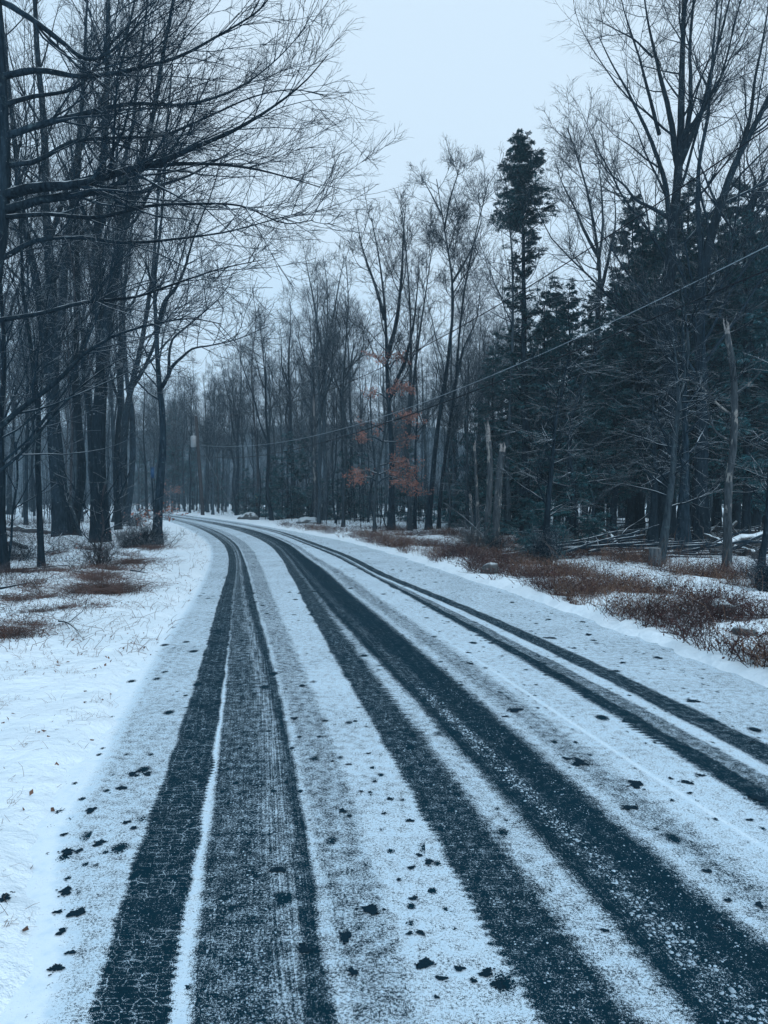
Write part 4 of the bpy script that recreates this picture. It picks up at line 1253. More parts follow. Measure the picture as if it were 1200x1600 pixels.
snag('broken grey trunk beside the forked grey tree', [(493, 814), (493, 770), (492, 720), (491, 670), (490, 650)], 814, 0.15, 0.08, 406, 1.2)

# cut stump
b_ = gpt(1022, 888)
root = empty('stump', (b_[0], b_[1], gz1(b_[0], b_[1]))); tag(root, 'grey cut stump at the foot of the leaning slender tree on the right', 'stump')
m = MB(); P = np.array([[0, 0, -.2], [0, 0, 0], [0.005, 0, .1], [0.01, 0, .25], [0.01, 0, .38]]); Rr = np.array([.16, .15, .13, .125, .12])
tubes(m, P[None], Rr[None], 14, cap=False, ridge=(1 + 0.05 * rng_(3).normal(size=(1, 1, 14))))
m.build('trunk', DEAD, root)
m = MB(); a = np.arange(14) * 2 * math.pi / 14
rad_ = np.array([0.0, 0.5, 1.0])
v = [[0.01, 0, .388]] + [[0.01 + .121 * math.cos(t), .121 * math.sin(t), .385] for t in a] + [[0.01 + .121 * math.cos(t), .121 * math.sin(t), .372] for t in a]
m.add(v, tris=[(0, 1 + i, 1 + (i + 1) % 14) for i in range(14)], quads=[(1 + i, 15 + i, 15 + (i + 1) % 14, 1 + (i + 1) % 14) for i in range(14)])
m.build('cut_face', plain('cut_wood', (0.16, 0.18, 0.19), 0.3, 14, 0.95, 0.05), root)

# fallen logs on the right
def log(label, a, b, Ya, Yb, r0, r1, seed, za=None, zb=None, stubs=4):
    A = at(a[0], a[1], Ya); B = at(b[0], b[1], Yb)
    A[2] = max(A[2], gz1(A[0], A[1]) + r0 * 0.5); B[2] = max(B[2], gz1(B[0], B[1]) + r1 * 0.5)
    r = rng_(seed)
    t = np.linspace(0, 1, 12)[:, None]
    P = A * (1 - t) + B * t
    P[1:-1] += np.cumsum(r.normal(0, 0.03, (10, 3)), 0)
    o = P[0].copy(); root = empty('fallen_log', o); tag(root, label, 'log', 'fallen logs under the hemlocks')
    P = P - o
    m = MB(); tubes(m, P[None], np.linspace(r0, r1, 12)[None], 11, cap=True, ridge=1 + 0.06 * r.normal(size=(1, 12, 11)))
    m.build('trunk', LOGM, root)
    if stubs:
        m = MB()
        P2, R2 = spawn(r, P[None], np.linspace(r0, r1, 12)[None], stubs, .15, 1, 65, 15, 0.35, 0.3, 6, 0.16, 0.05, rmin=0.012)
        tubes(m, P2, R2, 5)
        P3, R3 = spawn(r, P2, R2, stubs * 3, .2, 1, 45, 15, 0.5, 0.5, 4, 0.16, 0.0, rmin=0.007)
        tubes(m, P3, R3, 4)
        m.build('branch_stub', LOGM, root)
    return root
log('long snow-topped log lying level left of the stout trunks', (905, 845), (1020, 838), 26.5, 27.5, 0.13, 0.10, 501)
log('second snow-topped log just behind the long level one', (880, 846), (1000, 832), 29, 30, 0.10, 0.07, 502)
log('snow-topped log rising to the right between the stout trunks and the broken grey stem', (1075, 836), (1150, 816), 27, 29, 0.10, 0.07, 503)
log('thick snow-capped log slanting up to the root plate at the right edge', (1118, 862), (1215, 843), 20.5, 22, 0.20, 0.26, 504, stubs=3)
log('thin pole of a log crossing under the thick snow-capped one', (1100, 836), (1182, 872), 23, 19.3, 0.06, 0.09, 505)
log('snowy log behind the thick snow-capped one', (1090, 838), (1240, 836), 26, 27, 0.10, 0.08, 506)
log('thin fallen stem lying highest in the tangle at the right', (1060, 830), (1200, 826), 31, 31, 0.09, 0.06, 507)
log('short broken log on the snow just right of the bush', (925, 852), (965, 862), 24, 22, 0.08, 0.06, 508, stubs=5)
log('slanting dead stem propped on the level logs', (922, 812), (968, 868), 25, 21.5, 0.05, 0.07, 509)
log('log half buried in snow deep under the hemlocks', (820, 838), (900, 832), 32, 33, 0.10, 0.08, 510)
for i, (a, b_2, ya, yb, r0, lb) in enumerate([
    ((1000, 838), (1110, 842), 28, 26, .11, 'snow-topped log crossing behind the leaning slender tree'),
    ((860, 852), (950, 846), 24.5, 26, .09, 'snowy log running left to right just behind the bush'),
    ((930, 866), (1015, 858), 21, 22.5, .08, 'thin snowy log in front of the stout trunks'),
    ((1085, 852), (1180, 850), 24, 24.5, .10, 'straight snowy log between the broken grey stem and the thick log'),
    ((1040, 826), (1130, 822), 33, 34, .10, 'far snowy log seen between the stout trunk and the broken grey stem'),
    ((900, 826), (985, 824), 35, 36, .11, 'farthest snowy log left of the stout trunks'),
    ((1150, 868), (1230, 858), 20, 21, .09, 'snowy log lying in front of the root plate, nearest the right edge'),
    ((800, 848), (870, 856), 26, 24, .08, 'dark log half buried behind the bush')]):
    log(lb, a, b_2, ya, yb, r0, r0 * .7, 540 + i)
log('fallen stem across the snow left of the thick left trunks', (0, 830), (80, 838), 33, 31, 0.12, 0.09, 511)
log('snow-covered log behind the twin-stemmed trunk on the left', (100, 806), (135, 798), 52, 56, 0.2, 0.15, 512)
log('fallen log in the snow at the far left', (-20, 850), (40, 862), 25, 21, 0.10, 0.07, 513)
# tangle of thin deadfall between the logs
r = rng_(58)
m = MB()
for i in range(95):
    px, py = r.uniform(850, 1240), 822 + 50 * r.random() ** 1.3
    g = gpt(px, py)
    if g[1] > 42: continue
    a = r.normal(0, .55); L = r.uniform(1.2, 4.5); h0, h1 = r.uniform(.03, .25), r.uniform(.03, .75) * (r.random() < .6)
    t_ = np.linspace(0, 1, 8)[:, None]
    A_ = np.array([g[0] - math.cos(a) * L / 2, g[1] - math.sin(a) * L / 2, gz1(g[0], g[1]) + h0])
    B2 = A_ + np.array([math.cos(a) * L, math.sin(a) * L, h1])
    pp = A_ * (1 - t_) + B2 * t_ + np.cumsum(r.normal(0, .03, (8, 3)), 0) * np.array([1, 1, .5])
    rr_ = np.linspace(1, .45, 8) * r.uniform(.018, .06)
    tubes(m, pp[None], rr_[None], 6)
    P2, R2 = spawn(r, pp[None], rr_[None], 4, .2, 1, 55, 15, .42, .5, 5, .14, .04, rmin=.006)
    tubes(m, P2, R2, 3)
o = m.build('deadfall_tangle', BARK_D); tag(o, 'tangle of thin snow-dusted fallen branches between the logs under the hemlocks', kind='stuff')
# root plate
b_ = at(1176, 842, 23.0)
root = empty('root_plate', (b_[0], 23.0, gz1(b_[0], 23.0))); tag(root, 'dark upturned tangle of roots and branches behind the thick snow-capped log', 'root plate')
m = MB(); r = rng_(55)
for i in range(46):
    a = r.uniform(0, 6.28); L = r.uniform(.4, 1.3)
    d = np.array([math.cos(a) * 1.0, r.normal(0, .3), abs(math.sin(a)) * .75 + 0.05])
    c0 = np.array([r.normal(-.6, .7), r.normal(0, .2), r.uniform(0.02, .3)])
    tt = np.linspace(0, 1, 7)[:, None]
    pp = c0 + d * L * tt + np.cumsum(r.normal(0, .05, (7, 3)), 0) * (tt > 0)
    tubes(m, pp[None], (np.linspace(1, .2, 7) * r.uniform(.015, .05))[None], 5)
m.build('roots', LOGM, root)

# dead sapling leaning across the thick trunks and small branches lying on the left verge
def stick(label, pts, Y0, Y1, r0, seed, name='fallen_branch', n=8, on_ground=True, cat='branch', mats=BARK_D):
    r = rng_(seed)
    P = []
    for i, (x, y) in enumerate(pts):
        if on_ground:
            g = gpt(x, y); g[2] = gz1(g[0], g[1]) + 0.03 + 0.05 * abs(math.sin(i * 1.9 + seed)); P.append(g)
        else:
            P.append(at(x, y, Y0 + (Y1 - Y0) * i / (len(pts) - 1)))
    P, R = resample(np.array(P), np.linspace(r0, r0 * .3, len(pts)), 14)
    o = P[0].copy(); root = empty(name, o); tag(root, label, cat)
    m = MB(); tubes(m, (P - o)[None], R[None], 6, cap=True); m.build('stem', mats, root)
    if n:
        m = MB()
        P2, R2 = spawn(r, (P - o)[None], R[None], n, .2, 1, 48, 12, 0.4, .55, 5, .14, 0.03, rmin=0.003)
        tubes(m, P2, R2, 4)
        P3, R3 = spawn(r, P2, R2, n * 2, .2, 1, 45, 12, 0.5, .6, 3, .1, 0.03, rmin=0.002)
        tubes(m, P3, R3, 3)
        m.build('twigs', mats, root)
    return root
stick('grey dead sapling leaning left across the gap between the thick trunks', [(136, 866), (124, 830), (112, 790), (100, 752), (86, 716)], 25.5, 27.0, 0.075, 601, 'leaning_sapling', 6, False, 'tree', BARK_G)
stick('dark fallen branch on the snow left of the brown mound', [(0, 938), (24, 932), (43, 928), (62, 940)], 0, 0, 0.02, 602)
stick('crooked dark twig lying nearest the road edge on the left verge', [(92, 982), (108, 994), (122, 1003), (124, 1014), (131, 1022)], 0, 0, 0.012, 603, n=4)
stick('long thin branch lying along the brown patches on the left verge', [(20, 902), (60, 893), (100, 897), (140, 908), (180, 906)], 0, 0, 0.017, 604)
stick('short dark stick beside the brown mound on the left verge', [(204, 904), (218, 903), (231, 904)], 0, 0, 0.018, 605, n=3)
stick('forked branch propped on the ground before the twin-stemmed trunk', [(46, 892), (66, 870), (84, 850), (98, 832)], dist_of(890), dist_of(868), 0.025, 606, n=6, on_ground=False)
stick('pale bent stick standing in the bush by the two broken snags', [(770, 856), (748, 830), (722, 806), (694, 786)], dist_of(856), dist_of(850), 0.022, 607, 'leaning_stick', 6, False, 'branch', DEAD)
stick('thin dark pole leaning on the small russet beech', [(604, 826), (594, 796), (584, 768)], dist_of(826), dist_of(826), 0.035, 608, 'leaning_stick', 2, False, 'branch')

# ------------------------------------------------------------------ bushes
def bush(label, px, py, w_, h_, seed, ns=60, mats=TWIG, lv=0):
    g = gpt(px, py); g[2] = gz1(g[0], g[1])
    root = empty('shrub', g); tag(root, label, 'shrub')
    r = rng_(seed)
    n = ns; k = 7
    a = r.uniform(0, 6.28, n); sp = r.uniform(.1, 1, n)
    D = norm(np.stack([np.cos(a) * sp * w_ / h_, np.sin(a) * sp * w_ / h_, np.ones(n)], 1))
    B = np.stack([r.normal(0, w_ * .18, n), r.normal(0, w_ * .18, n), np.full(n, -.05)], 1)
    L = h_ * r.uniform(.6, 1.3, n)
    P = np.empty((n, k, 3)); P[:, 0] = B
    for q in range(1, k):
        P[:, q] = P[:, q - 1] + D * (L / (k - 1))[:, None]
        D = norm(D + r.normal(0, .14, (n, 3)) + np.array([0, 0, -0.03]))
    R = np.linspace(1, .3, k)[None] * r.uniform(.006, .012, (n, 1))
    m = MB(); tubes(m, P, R, 4); m.build('stems', mats, root)
    m = MB()
    P2, R2 = spawn(r, P, R, n * 9, .15, 1, 42, 13, .45, .6, 5, .14, 0.0, rmin=.0035)
    tubes(m, P2, R2, 3)
    P3, R3 = spawn(r, P2, R2, n * 26, .15, 1, 42, 13, .5, .6, 3, .14, 0.0, rmin=.003)
    tubes(m, P3, R3, 3)
    m.build('twigs', mats, root)
    if lv:
        m = MB(); pi = r.integers(0, len(P3), lv); leaves(m, r, P3[pi, 2], .05, .3, .02); m.build('leaves', LEAF, root, smooth=False)
    return root
bush('dense dark bush around the foot of the trunk on the right verge', 852, 882, 0.55, 0.80, 801, 70)
bush('dark brushy bush at the foot of the slender tree by the bend', 218, 858, 1.5, 0.8, 802, 110, lv=60)
bush('thin twiggy bush left of the two broken snags', 744, 862, 0.6, 0.9, 803, 26, DEAD)
bush('twiggy bush with upright stems below the two broken snags', 772, 864, 0.45, 0.5, 804, 34)
bush('small bush at the right edge before the thin dark tree', 1196, 925, 0.3, 0.55, 805, 30)
bush('small brown bush in front of the thick rough-barked trunk', 155, 893, 0.4, 0.55, 806, 26, BARK_B, lv=30)
bush('low dark brush left of the thick trunks', 20, 880, 1.2, 0.5, 807, 50)
bush('bare bush on the snow behind the slender tree by the bend', 205, 826, 1.3, 0.9, 808, 60)

# ------------------------------------------------------------------ boulders
def boulder(label, px, py, s, seed):
    g = gpt(px, py); g[2] = gz1(g[0], g[1])
    r = rng_(seed)
    n, k = 16, 9
    th = np.linspace(0, math.pi * 0.62, k); ph = np.arange(n) * 2 * math.pi / n
    T, F = np.meshgrid(th, ph, indexing='ij')
    d = np.stack([np.sin(T) * np.cos(F), np.sin(T) * np.sin(F), np.cos(T)], -1)
    rr = 1 + 0.16 * np.sin(d[..., 0] * 3.1 + r.uniform(0, 6)) + 0.13 * np.sin(d[..., 1] * 4.3 + r.uniform(0, 6)) + .08 * np.sin(d[..., 2] * 6 + r.uniform(0, 6)) + .03 * r.normal(size=T.shape) * (T > 0)
    V = d * rr[..., None] * np.array(s)
    q = grid_quads(k, n)
    idx = np.arange(k * n).reshape(k, n)
    ex_ = np.stack([idx[:-1, -1], idx[:-1, 0], idx[1:, 0], idx[1:, -1]], -1)
    m = MB(); m.add(V.reshape(-1, 3), quads=np.concatenate([q, ex_])[:, ::-1])
    o = m.build('boulder', ROCK); o.location = [float(x) for x in g]
    tag(o, label, 'boulder')
ROCK = plain('rock', (0.07, 0.08, 0.085), 0.45, 9, 1.0, 0.03, snow=0.6)
boulder('grey snow-capped boulder across the road below the broken grey trunk', 483, 817, (0.75, 0.6, 0.45), 901)
boulder('snow-capped dark boulder in the brown brush at the right edge', 1125, 962, (0.20, 0.16, 0.17), 902)
boulder('small boulder at the left end of the brown band near the right verge', 764, 900, (0.22, 0.18, 0.17), 903)
boulder('flat snowy rock behind the brown brush at the right', 1162, 1003, (0.16, 0.12, 0.08), 904)
boulder('small snowy mound of rock by the far edge of the road at the bend', 388, 813, (0.7, 0.6, 0.5), 905)

# ------------------------------------------------------------------ utility pole, cables
WOODP = plain('pole_wood', (0.040, 0.040, 0.044), 0.3, 6, 0.9, 0.1)
GALV = plain('grey_paint', (0.24, 0.27, 0.29), 0.1, 5, 0.5, 0.4)
Yp = dist_of(806)
pb, ptop = at(317, 806, Yp), at(306, 650, Yp)
pb[2] = gz1(pb[0], Yp)
pole = empty('utility_pole', pb); tag(pole, 'dark wooden utility pole leaning left beyond the bend, with a pale transformer can', 'utility pole')
d = ptop - pb
m = MB(); tubes(m, np.stack([np.array([0, 0, -.3]), d * .3, d * .65, d])[None], np.array([[.17, .155, .14, .12]]), 12, cap=True); m.build('post', WOODP, pole)
tp = at(303, 690, Yp) - pb
m = MB(); tubes(m, np.stack([tp + [0, -.1, -.48], tp + [0, -.1, -.44], tp + [0, -.1, .42], tp + [0, -.1, .5]])[None], np.array([[.2, .25, .25, .17]]), 14, cap=True)
tr_ = m.build('transformer', GALV, pole)
m = MB(); tubes(m, np.stack([tp + [0, -.1, .5], tp + [0.02, -.1, .62], tp + [.02, -.1, .74]])[None], np.array([[.05, .035, .03]]), 8, cap=True); m.build('bushing', GALV, tr_)
m = MB(); tubes(m, np.stack([d * .985 + [-.02, 0, -.03], d * .985 + [0, 0, .12], d * .985 + [0, 0, .25]])[None], np.array([[.04, .05, .03]]), 8, cap=True); m.build('insulator', GALV, pole)
ga, gb = at(317, 703, Yp) - pb, at(359, 786, Yp + 1.0) - pb
m = MB(); tubes(m, np.stack([ga, ga * .5 + gb * .5, gb])[None], np.array([[.009, .009, .009]]), 5); m.build('guy_wire', GALV, pole)

def cable(label, pts, r_, mat, s1=1.25):
    A = np.array([pb[0] + .05, Yp]); B = np.array([7.66, 15.0])
    S, Z = [], []
    for x, y in pts:
        rr = ray(x, y); k_ = rr[0] / rr[1]
        # A + s(B-A) with x = k*y
        s = (k_ * A[1] - A[0]) / ((B - A)[0] - k_ * (B - A)[1])
        Yq = A[1] + s * (B - A)[1]
        S.append(s); Z.append(CAM_H + rr[2] / rr[1] * Yq)
    co = np.polyfit(S, Z, 3)
    s = np.linspace(S[0], s1, 70)
    sm = max(S)
    z = np.where(s <= sm, np.polyval(co, s), np.polyval(co, sm) + (s - sm) * np.polyval(np.polyder(co), sm))
    P = np.stack([A[0] + s * (B - A)[0], A[1] + s * (B - A)[1], z], 1)
    m = MB(); tubes(m, P[None], np.full((1, 70), r_), 6)
    o = m.build('cable', mat); tag(o, label, 'cable')
CABM = plain('cable_black', (0.006, 0.010, 0.016), 0.2, 3, 0.7, 0.1)
CABS = plain('cable_snowy', (0.26, 0.32, 0.36), 0.25, 12, 0.8, 0.2)
cable('thin power line slung highest, from the utility pole past the large right tree', [(306, 652), (350, 650), (560, 590), (750, 495), (900, 400), (1015, 330), (1100, 268), (1190, 205)], 0.015, CABM)
cable('snow-whitened cable slanting across the hemlocks above the thick black one', [(314, 696), (367, 698), (400, 693), (510, 680), (615, 647), (800, 570), (990, 477), (1185, 402)], 0.009, CABS)
cable('thick black cable slanting across the hemlocks, lowest of the lines', [(315, 712), (360, 715), (400, 712), (520, 690), (640, 647), (850, 565), (1025, 495), (1200, 424)], 0.019, CABM)

# ------------------------------------------------------------------ small signs and markers
BLUE = plain('blue_paint', (0.012, 0.065, 0.15), 0.1, 3, 0.5, 0.4)
YEL = plain('yellow_plate', (0.55, 0.42, 0.06), 0.08, 3, 0.5, 0.4)
Ym = dist_of(850)
p0 = gpt(241, 848); p0[2] = gz1(p0[0], p0[1])
box = empty('bird_box', p0); tag(box, 'small dark blue box on a thin leaning pole beside the slender tree by the bend', 'box')
A = at(243, 846, p0[1]) - p0; B_ = at(238, 756, p0[1]) - p0; C_ = at(236.5, 737, p0[1]) - p0
m = MB(); tubes(m, np.stack([A - [0, 0, .3], A * .5 + B_ * .5, B_, C_])[None], np.array([[.03, .026, .024, .024]]), 8, cap=True); m.build('pole', BARK_D, box)
m = MB()
def box_mesh(m, c, sx, sy, sz, bev=0.01):
    import bmesh as _b
    bm = _b.new(); _b.ops.create_cube(bm, size=1.0)
    for v in bm.verts: v.co = Vector((v.co.x * sx, v.co.y * sy, v.co.z * sz)) + Vector([float(q) for q in c])
    _b.ops.bevel(bm, geom=bm.edges[:], offset=bev, segments=2, affect='EDGES')
    bm.verts.index_update()
    vs = [v.co[:] for v in bm.verts]
    ts, qs = [], []
    for f in bm.faces:
        ix = [v.index for v in f.verts]
        if len(ix) == 4: qs.append(ix)
        else:
            for i in range(1, len(ix) - 1): ts.append((ix[0], ix[i], ix[i + 1]))
    m.add(vs, quads=qs, tris=ts); bm.free()
box_mesh(m, C_ + [.05, -.03, -.05], .11, .10, .34); m.build('housing', BLUE, box)
m = MB(); box_mesh(m, C_ + [.05, -.03, .135], .14, .13, .025, .005); m.build('lid', BLUE, box)
m = MB(); e_ = at(250, 749, p0[1] + .1) - p0; tubes(m, np.stack([B_ + [0, 0, .12], e_])[None], np.array([[.012, .012]]), 6, cap=True); m.build('bracket', DEAD, box)

yt = at(400.5, 776, dist_of(806) - 0.28)
m = MB(); box_mesh(m, (0, 0, 0), .20, .02, .24, .004)
o = m.build('marker_sign', YEL); o.location = [float(v) for v in yt]; tag(o, 'small plain yellow plate fixed to a slim trunk across the road', 'sign')
g = gpt(743, 848); g[2] = gz1(g[0], g[1])
m = MB(); box_mesh(m, (0, 0, .18), .07, .06, .5, .008)
o = m.build('stake', plain('pale_stake', (.42, .45, .46), .1, 4)); o.location = [float(v) for v in g]; tag(o, 'short pale stake in the snow left of the two broken snags', 'stake')

# ------------------------------------------------------------------ dead brush and grass that stand out of the snow
BRUSH = plain('dead_brush', (0.044, 0.022, 0.021), 0.8, 2.6, 1.0, 0.02, snow=0.10)
STRAW = plain('dry_grass', (0.165, 0.098, 0.065), 0.5, 2.0, 0.9, 0.1, snow=0.1)
DARKT = plain('dark_stalks', (0.026, 0.022, 0.025), 0.5, 2.0, 1.0, 0.02, snow=0.15)

def stalks(mb, r, X, Y, h0, h1, lean, rad, k=4, arch=0.5):
    n = len(X)
    Z = gz(X, Y) - 0.02
    a = r.uniform(0, 6.283, n)
    ln = np.abs(r.normal(lean, lean * .5, n))
    H = r.uniform(h0, h1, n)
    t = np.linspace(0, 1, k)
    hor = ln[:, None] * H[:, None] * (t ** 1.5)[None]
    P = np.stack([X[:, None] + np.cos(a)[:, None] * hor, Y[:, None] + np.sin(a)[:, None] * hor, Z[:, None] + H[:, None] * (t - arch * ln[:, None].clip(0, 1.6) * .45 * t ** 2.2)], -1)
    P[:, 1:] += r.normal(0, .012, (n, k - 1, 3))
    R = rad * r.uniform(.7, 1.3, (n, 1)) * np.linspace(1, .45, k)[None]
    tubes(mb, P, R, 3)
    return P, R

def sample_brush(r, n, side, y0, y1, w, omax):
    X, Y = [], []
    got = 0
    while got < n:
        m = n * 3
        y = y0 + (y1 - y0) * r.random(m) ** 1.6
        o = r.uniform(0, omax, m)
        x = fr(y) + o if side > 0 else fl(y) - o
        keep = (r.random(m) < w(o, x, y)) & (np.abs(x) < .56 * y + 1.2)
        X.append(x[keep]); Y.append(y[keep]); got += keep.sum()
    return np.concatenate(X)[:n], np.concatenate(Y)[:n]
NEG = lambda o: np.full_like(o, -9.0)
wR = lambda o, x, y: brush_w(NEG(o), o, x, y)
wL = lambda o, x, y: brush_w(o, NEG(o), x, y)

r = rng_(1001)
m = MB()
X, Y = sample_brush(r, 13500, 1, 5.0, 40, wR, 8.0)
P, R = stalks(m, r, X, Y, .10, .36, .85, .0038, 3)
P2, R2 = spawn(r, P[:9000], R[:9000], 24000, .25, 1, 45, 14, .36, .7, 2, .2, 0, rmin=.002)
tubes(m, P2, R2, 3)
o = m.build('undergrowth', BRUSH); tag(o, 'band of dead red-brown undergrowth along the right verge', kind='stuff')
m = MB()
pi = r.integers(0, len(P2), 15000)
leaves(m, r, P2[pi, 1], .034, .1, .02)
o = m.build('dead_leaves', plain('brown_leaf', (0.060, 0.028, 0.025), .6, 2.5, .8, .2, snow=.2), smooth=False); tag(o, 'dead brown leaves caught in the undergrowth along the right verge', kind='stuff')
m = MB()
X, Y = sample_brush(r, 6500, 1, 5.0, 36, lambda o, x, y: np.clip(wR(o, x, y) * .5 + .10 * (o > .25), 0, 1) * (wob(x, y, 90, 1.5) > .15), 9.0)
stalks(m, r, X, Y, .12, .42, .7, .0026, 4)
X, Y = sample_brush(r, 260, 1, 5.0, 24, lambda o, x, y: (o > .5) * .6, 7.0)
stalks(m, r, X, Y, .45, .95, .45, .0026, 6)
o = m.build('dry_grass', STRAW); tag(o, 'straw-coloured dry grass among the brown undergrowth on the right verge', kind='stuff')
m = MB()
X, Y = sample_brush(r, 5200, 1, 6.0, 45, lambda o, x, y: smooth01((o - 2.5) / 3) * (wob(x, y, 91, .9) > -.2), 22.0)
P, R = stalks(m, r, X, Y, .06, .38, .9, .0036, 3)
P2, R2 = spawn(r, P, R, 7000, .3, 1, 45, 14, .4, .7, 3, .2, 0, rmin=.0025)
tubes(m, P2, R2, 3)
o = m.build('twig_litter', DARKT); tag(o, 'dark twigs and stalks standing out of the snow under the trees on the right', kind='stuff')

# left: mounds of matted brown grass and ferns
m = MB()
MOUND = [(170, 932, .55, .26, 900), (150, 912, .5, .2, 500), (205, 884, .75, .18, 700), (170, 897, .8, .14, 600), (30, 905, .6, .12, 420), (95, 905, .6, .1, 300), (20, 1000, .35, .12, 500), (50, 985, .4, .08, 300), (100, 960, .5, .07, 260), (150, 950, .5, .06, 220), (70, 940, .5, .08, 260), (25, 945, .5, .12, 360), (240, 862, .7, .15, 400), (120, 930, .5, .08, 260), (160, 906, .5, .1, 260), (60, 963, .4, .06, 240)]
for px, py, rad, h, n in MOUND:
    g = gpt(px, py)
    rr = np.abs(r.normal(0, rad * .55, n)); a = r.uniform(0, 6.283, n)
    x = g[0] + rr * np.cos(a) * 1.25; y = g[1] + rr * np.sin(a) * 1.0
    keep = x < fl(y) - .35
    stalks(m, r, x[keep], y[keep], h * .5, h * 1.5, 1.4, .0028, 4, .7)
X, Y = sample_brush(r, 3800, -1, 7.0, 32, lambda o, x, y: np.clip(wL(o, x, y) + .02, 0, 1), 7.5)
stalks(m, r, X, Y, .06, .24, 1.1, .0028, 4, .7)
o = m.build('brown_fern_litter', plain('fern_litter', (0.085, 0.046, 0.037), .7, 3.2, .9, .1, snow=.12)); tag(o, 'matted mounds of brown dead fern and grass on the left verge', kind='stuff')
m = MB()
X, Y = sample_brush(r, 5200, -1, 8.0, 46, lambda o, x, y: smooth01((o - 1.6) / 2.5) * (wob(x, y, 92, .9) > -.35), 24.0)
P, R = stalks(m, r, X, Y, .06, .42, .9, .0038, 3)
P2, R2 = spawn(r, P, R, 6000, .3, 1, 45, 14, .4, .7, 3, .2, 0, rmin=.0026)
tubes(m, P2, R2, 3)
X, Y = sample_brush(r, 1300, -1, 5.0, 16, lambda o, x, y: smooth01((o - .9) / 1.5) * (wob(x, y, 93, 1.6) > .1), 5.0)
stalks(m, r, X, Y, .08, .34, .9, .0022, 5)
o = m.build('twig_litter', DARKT); tag(o, 'dark twigs and stalks standing out of the snow under the trees on the left', kind='stuff')
# short grass blades poking through the near verge, in loose tufts
m = MB()
tx, ty = sample_brush(r, 240, -1, 2.6, 13, lambda o, x, y: (o > .06) * .6, 3.0)
X = np.repeat(tx, 8) + r.normal(0, .035, 240 * 8); Y = np.repeat(ty, 8) + r.normal(0, .035, 240 * 8)
k_ = X < fl(Y) - .05
stalks(m, r, X[k_], Y[k_], .02, .10, 1.0, .0011, 4)
X, Y = sample_brush(r, 420, -1, 2.4, 12, lambda o, x, y: (o > .10) * .6, 3.2)
stalks(m, r, X, Y, .01, .07, 1.3, .0011, 4)
o = m.build('grass', STRAW); tag(o, 'sparse dry grass blades poking through the snow on the left verge', kind='stuff')
# fallen leaves on the left verge
m = MB()
X, Y = sample_brush(r, 900, -1, 2.6, 20, lambda o, x, y: np.clip(.15 + o * .12, 0, 1), 5.0)
leaves(m, r, np.stack([X, Y, gz(X, Y) + .012], 1), .035, 0.0, .004)
o = m.build('fallen_leaves', plain('brown_leaf_pale', (0.12, 0.07, 0.05), .6, 3, .8, .2), smooth=False); tag(o, 'scattered fallen leaves lying on the snow of the left verge', kind='stuff')

# clods of thrown snow lying in the tyre tracks
ico = np.array([[0, 0, 1], [.89, 0, .45], [.28, .85, .45], [-.72, .53, .45], [-.72, -.53, .45], [.28, -.85, .45], [.72, .53, -.45], [-.28, .85, -.45], [-.89, 0, -.45], [-.28, -.85, -.45], [.72, -.53, -.45]])
icf = [(0, 1, 2), (0, 2, 3), (0, 3, 4), (0, 4, 5), (0, 5, 1), (1, 6, 2), (2, 7, 3), (3, 8, 4), (4, 9, 5), (5, 10, 1), (6, 7, 2), (7, 8, 3), (8, 9, 4), (9, 10, 5), (10, 6, 1)]
def clods(ka, kb, n, y0, y1, s0, s1, fa=0., fb=1., pw=1.6):
    y = y0 + (y1 - y0) * r.random(n) ** pw
    t = np.clip(r.normal((fa + fb) / 2, (fb - fa) / 4, n), fa, fb)
    x = edge(ka, y) * (1 - t) + edge(kb, y) * t
    s = s0 + (s1 - s0) * r.random(n) ** 3.5
    v = ico[None] * (s[:, None, None]) * r.uniform(.6, 1.25, (n, 11, 1)) * np.stack([r.uniform(.8, 1.5, n), r.uniform(.8, 1.5, n), r.uniform(.3, .6, n)], 1)[:, None]
    v = v + np.stack([x, y, s * .12], 1)[:, None]
    f = (np.array(icf)[None] + (np.arange(n) * 11)[:, None, None]).reshape(-1, 3)
    m.add(v.reshape(-1, 3), tris=f)
m = MB()
clods('Ia', 'Ib', 1700, 1.9, 6.0, .0018, .0085)
clods('C1', 'Db', 2000, 1.9, 6.5, .0015, .005)
clods('B0', 'B1', 400, 1.9, 7.0, .0015, .004)
clods('Ib', 'I1', 700, 1.9, 6.5, .0015, .0045)
clods('F1', 'G1', 900, 1.9, 8.0, .0015, .005)
clods('D1', 'E1', 250, 1.9, 5.0, .0015, .004)
o = m.build('snow_clods', plain('snow_lump', (0.34, 0.44, 0.51), .35, 40, .8, .2)); tag(o, 'small clods of thrown snow lying in the tyre tracks', kind='stuff')

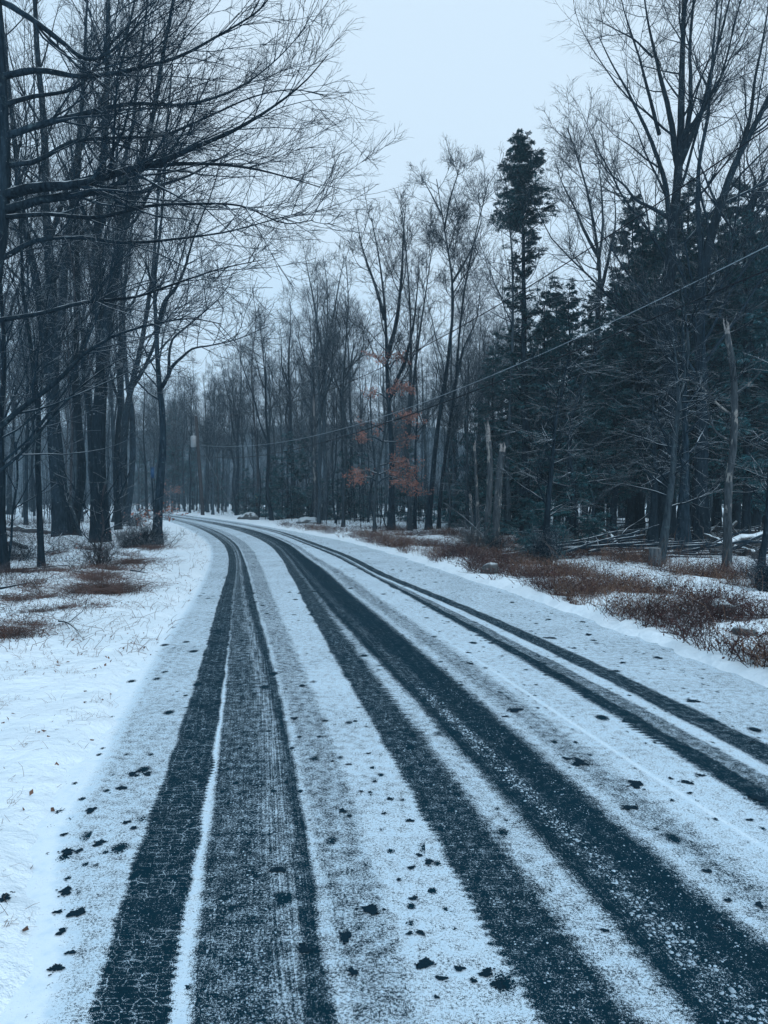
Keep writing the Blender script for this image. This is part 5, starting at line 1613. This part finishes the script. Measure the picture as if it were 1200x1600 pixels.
# bare wet patches melted through the snow on the road
def patch_mat():
    b = NB('bare_wet_asphalt')
    p = b.pos()
    col = b.mix(b.ramp(b.noise(p, 190, 2), .3, .7), (0.002, 0.010, 0.018), (0.008, 0.030, 0.046))
    b.bump(b.noise(p, 190, 2), .4, .004)
    return b.done(col, .8, .05)
PATCH = patch_mat()
SPOTS = [(207, 1210, 10), (230, 1210, 9), (218, 1205, 7), (190, 1232, 11), (142, 1267, 12), (198, 1286, 9), (209, 1295, 9), (156, 1318, 13), (105, 1332, 15), (124, 1330, 8), (100, 1305, 8), (72, 1325, 10), (103, 1394, 14), (120, 1428, 16), (90, 1426, 9), (96, 1457, 10), (110, 1490, 10), (88, 1514, 13), (8, 1423, 13),
         (640, 1460, 8), (657, 1459, 8), (664, 1507, 17), (690, 1530, 11), (718, 1515, 10), (760, 1522, 14), (778, 1541, 13), (740, 1534, 7), (682, 1560, 6), (579, 1422, 20), (540, 1465, 16), (552, 1520, 10), (646, 1405, 9), (643, 1357, 7), (623, 1376, 6), (670, 1348, 10), (655, 1337, 7), (609, 1249, 8), (641, 1283, 8), (600, 1272, 5), (535, 1268, 9), (546, 1276, 6), (586, 1222, 6), (564, 1237, 5), (475, 1484, 15), (435, 1360, 14),
         (994, 1226, 16), (906, 1192, 16), (886, 1186, 10), (985, 1263, 14), (900, 1195, 9), (1073, 1223, 10), (1095, 1212, 8), (1078, 1240, 6), (1048, 1217, 5), (805, 1110, 14), (735, 1037, 7), (732, 1020, 6), (858, 997, 10), (973, 1036, 8), (1028, 1028, 9), (897, 1013, 6), (1083, 1096, 11), (920, 992, 8), (1180, 1141, 9), (1176, 1160, 7), (1172, 1282, 7), (1182, 1248, 15), (460, 1123, 9), (472, 1072, 8), (508, 1127, 6), (576, 1178, 5), (520, 1190, 5), (545, 1195, 6), (700, 972, 5), (790, 1120, 7), (1186, 1415, 10), (1125, 1450, 7), (945, 1455, 9), (1105, 1362, 9), (1138, 1408, 7)]
rp = rng_(321)
for i, (px, py, s) in enumerate(SPOTS):
    g = gpt(px, py)
    sc = s / FPX * g[1] * 0.72
    n = 56
    a = np.arange(n) * 2 * math.pi / n
    rr = 1 + .22 * np.sin(2 * a + rp.uniform(0, 6)) + .16 * np.sin(3 * a + rp.uniform(0, 6)) + .13 * np.sin(5 * a + rp.uniform(0, 6)) + .11 * rp.normal(size=n)
    rr = np.clip(rr, .35, 1.7)
    fl_ = rp.uniform(0.75, 1.25)
    pts = np.stack([np.cos(a) * rr * sc, np.sin(a) * rr * sc * fl_, np.zeros(n)], 1)
    m = MB(); m.add(np.concatenate([[[0, 0, 0]], pts]), tris=[(0, 1 + j, 1 + (j + 1) % n) for j in range(n)])
    for _ in range(rp.integers(3, 9)):                     # small specks melted round the main patch
        aa, dd, ss = rp.uniform(0, 6.283), sc * rp.uniform(1.0, 1.9), sc * rp.uniform(.06, .26)
        a8 = np.arange(8) * 2 * math.pi / 8
        r8 = ss * rp.uniform(.6, 1.3, 8)
        q8 = np.stack([math.cos(aa) * dd + np.cos(a8) * r8, math.sin(aa) * dd * fl_ + np.sin(a8) * r8, np.zeros(8)], 1)
        m.add(np.concatenate([[[math.cos(aa) * dd, math.sin(aa) * dd * fl_, 0]], q8]), tris=[(0, 1 + j, 1 + (j + 1) % 8) for j in range(8)])
    o = m.build('bare_patch', PATCH, road)
    zz = .004 + .0002 * (i % 7)
    if fl(g[1]) > g[0]: zz = gz1(g[0], g[1]) + .006
    o.location = (float(g[0]), float(g[1]), float(zz))

# ------------------------------------------------------------------ tidy the prototypes away; haze
for root in PROTOS:
    for ch in list(root.children):
        bpy.data.objects.remove(ch)
    bpy.data.objects.remove(root)

b = NB('winter_haze')
b.t.nodes.remove(b.b)
pv = b.n('ShaderNodeVolumePrincipled')
pv.inputs['Color'].default_value = (0.66, 0.86, 0.98, 1)
pv.inputs['Density'].default_value = 0.00105
pv.inputs['Anisotropy'].default_value = 0.2
b.l(pv.outputs[0], b.out.inputs['Volume'])
m = MB()
x0, x1, y0, y1, z0, z1 = -450, 450, -75, 450, -1.6, 76
m.add([(x0, y0, z0), (x1, y0, z0), (x1, y1, z0), (x0, y1, z0), (x0, y0, z1), (x1, y0, z1), (x1, y1, z1), (x0, y1, z1)],
      quads=[(3, 2, 1, 0), (4, 5, 6, 7), (0, 1, 5, 4), (1, 2, 6, 5), (2, 3, 7, 6), (3, 0, 4, 7)])
hz = m.build('haze', b.m, smooth=False)
tag(hz, 'thin cold haze that greys the far wood', kind='stuff')
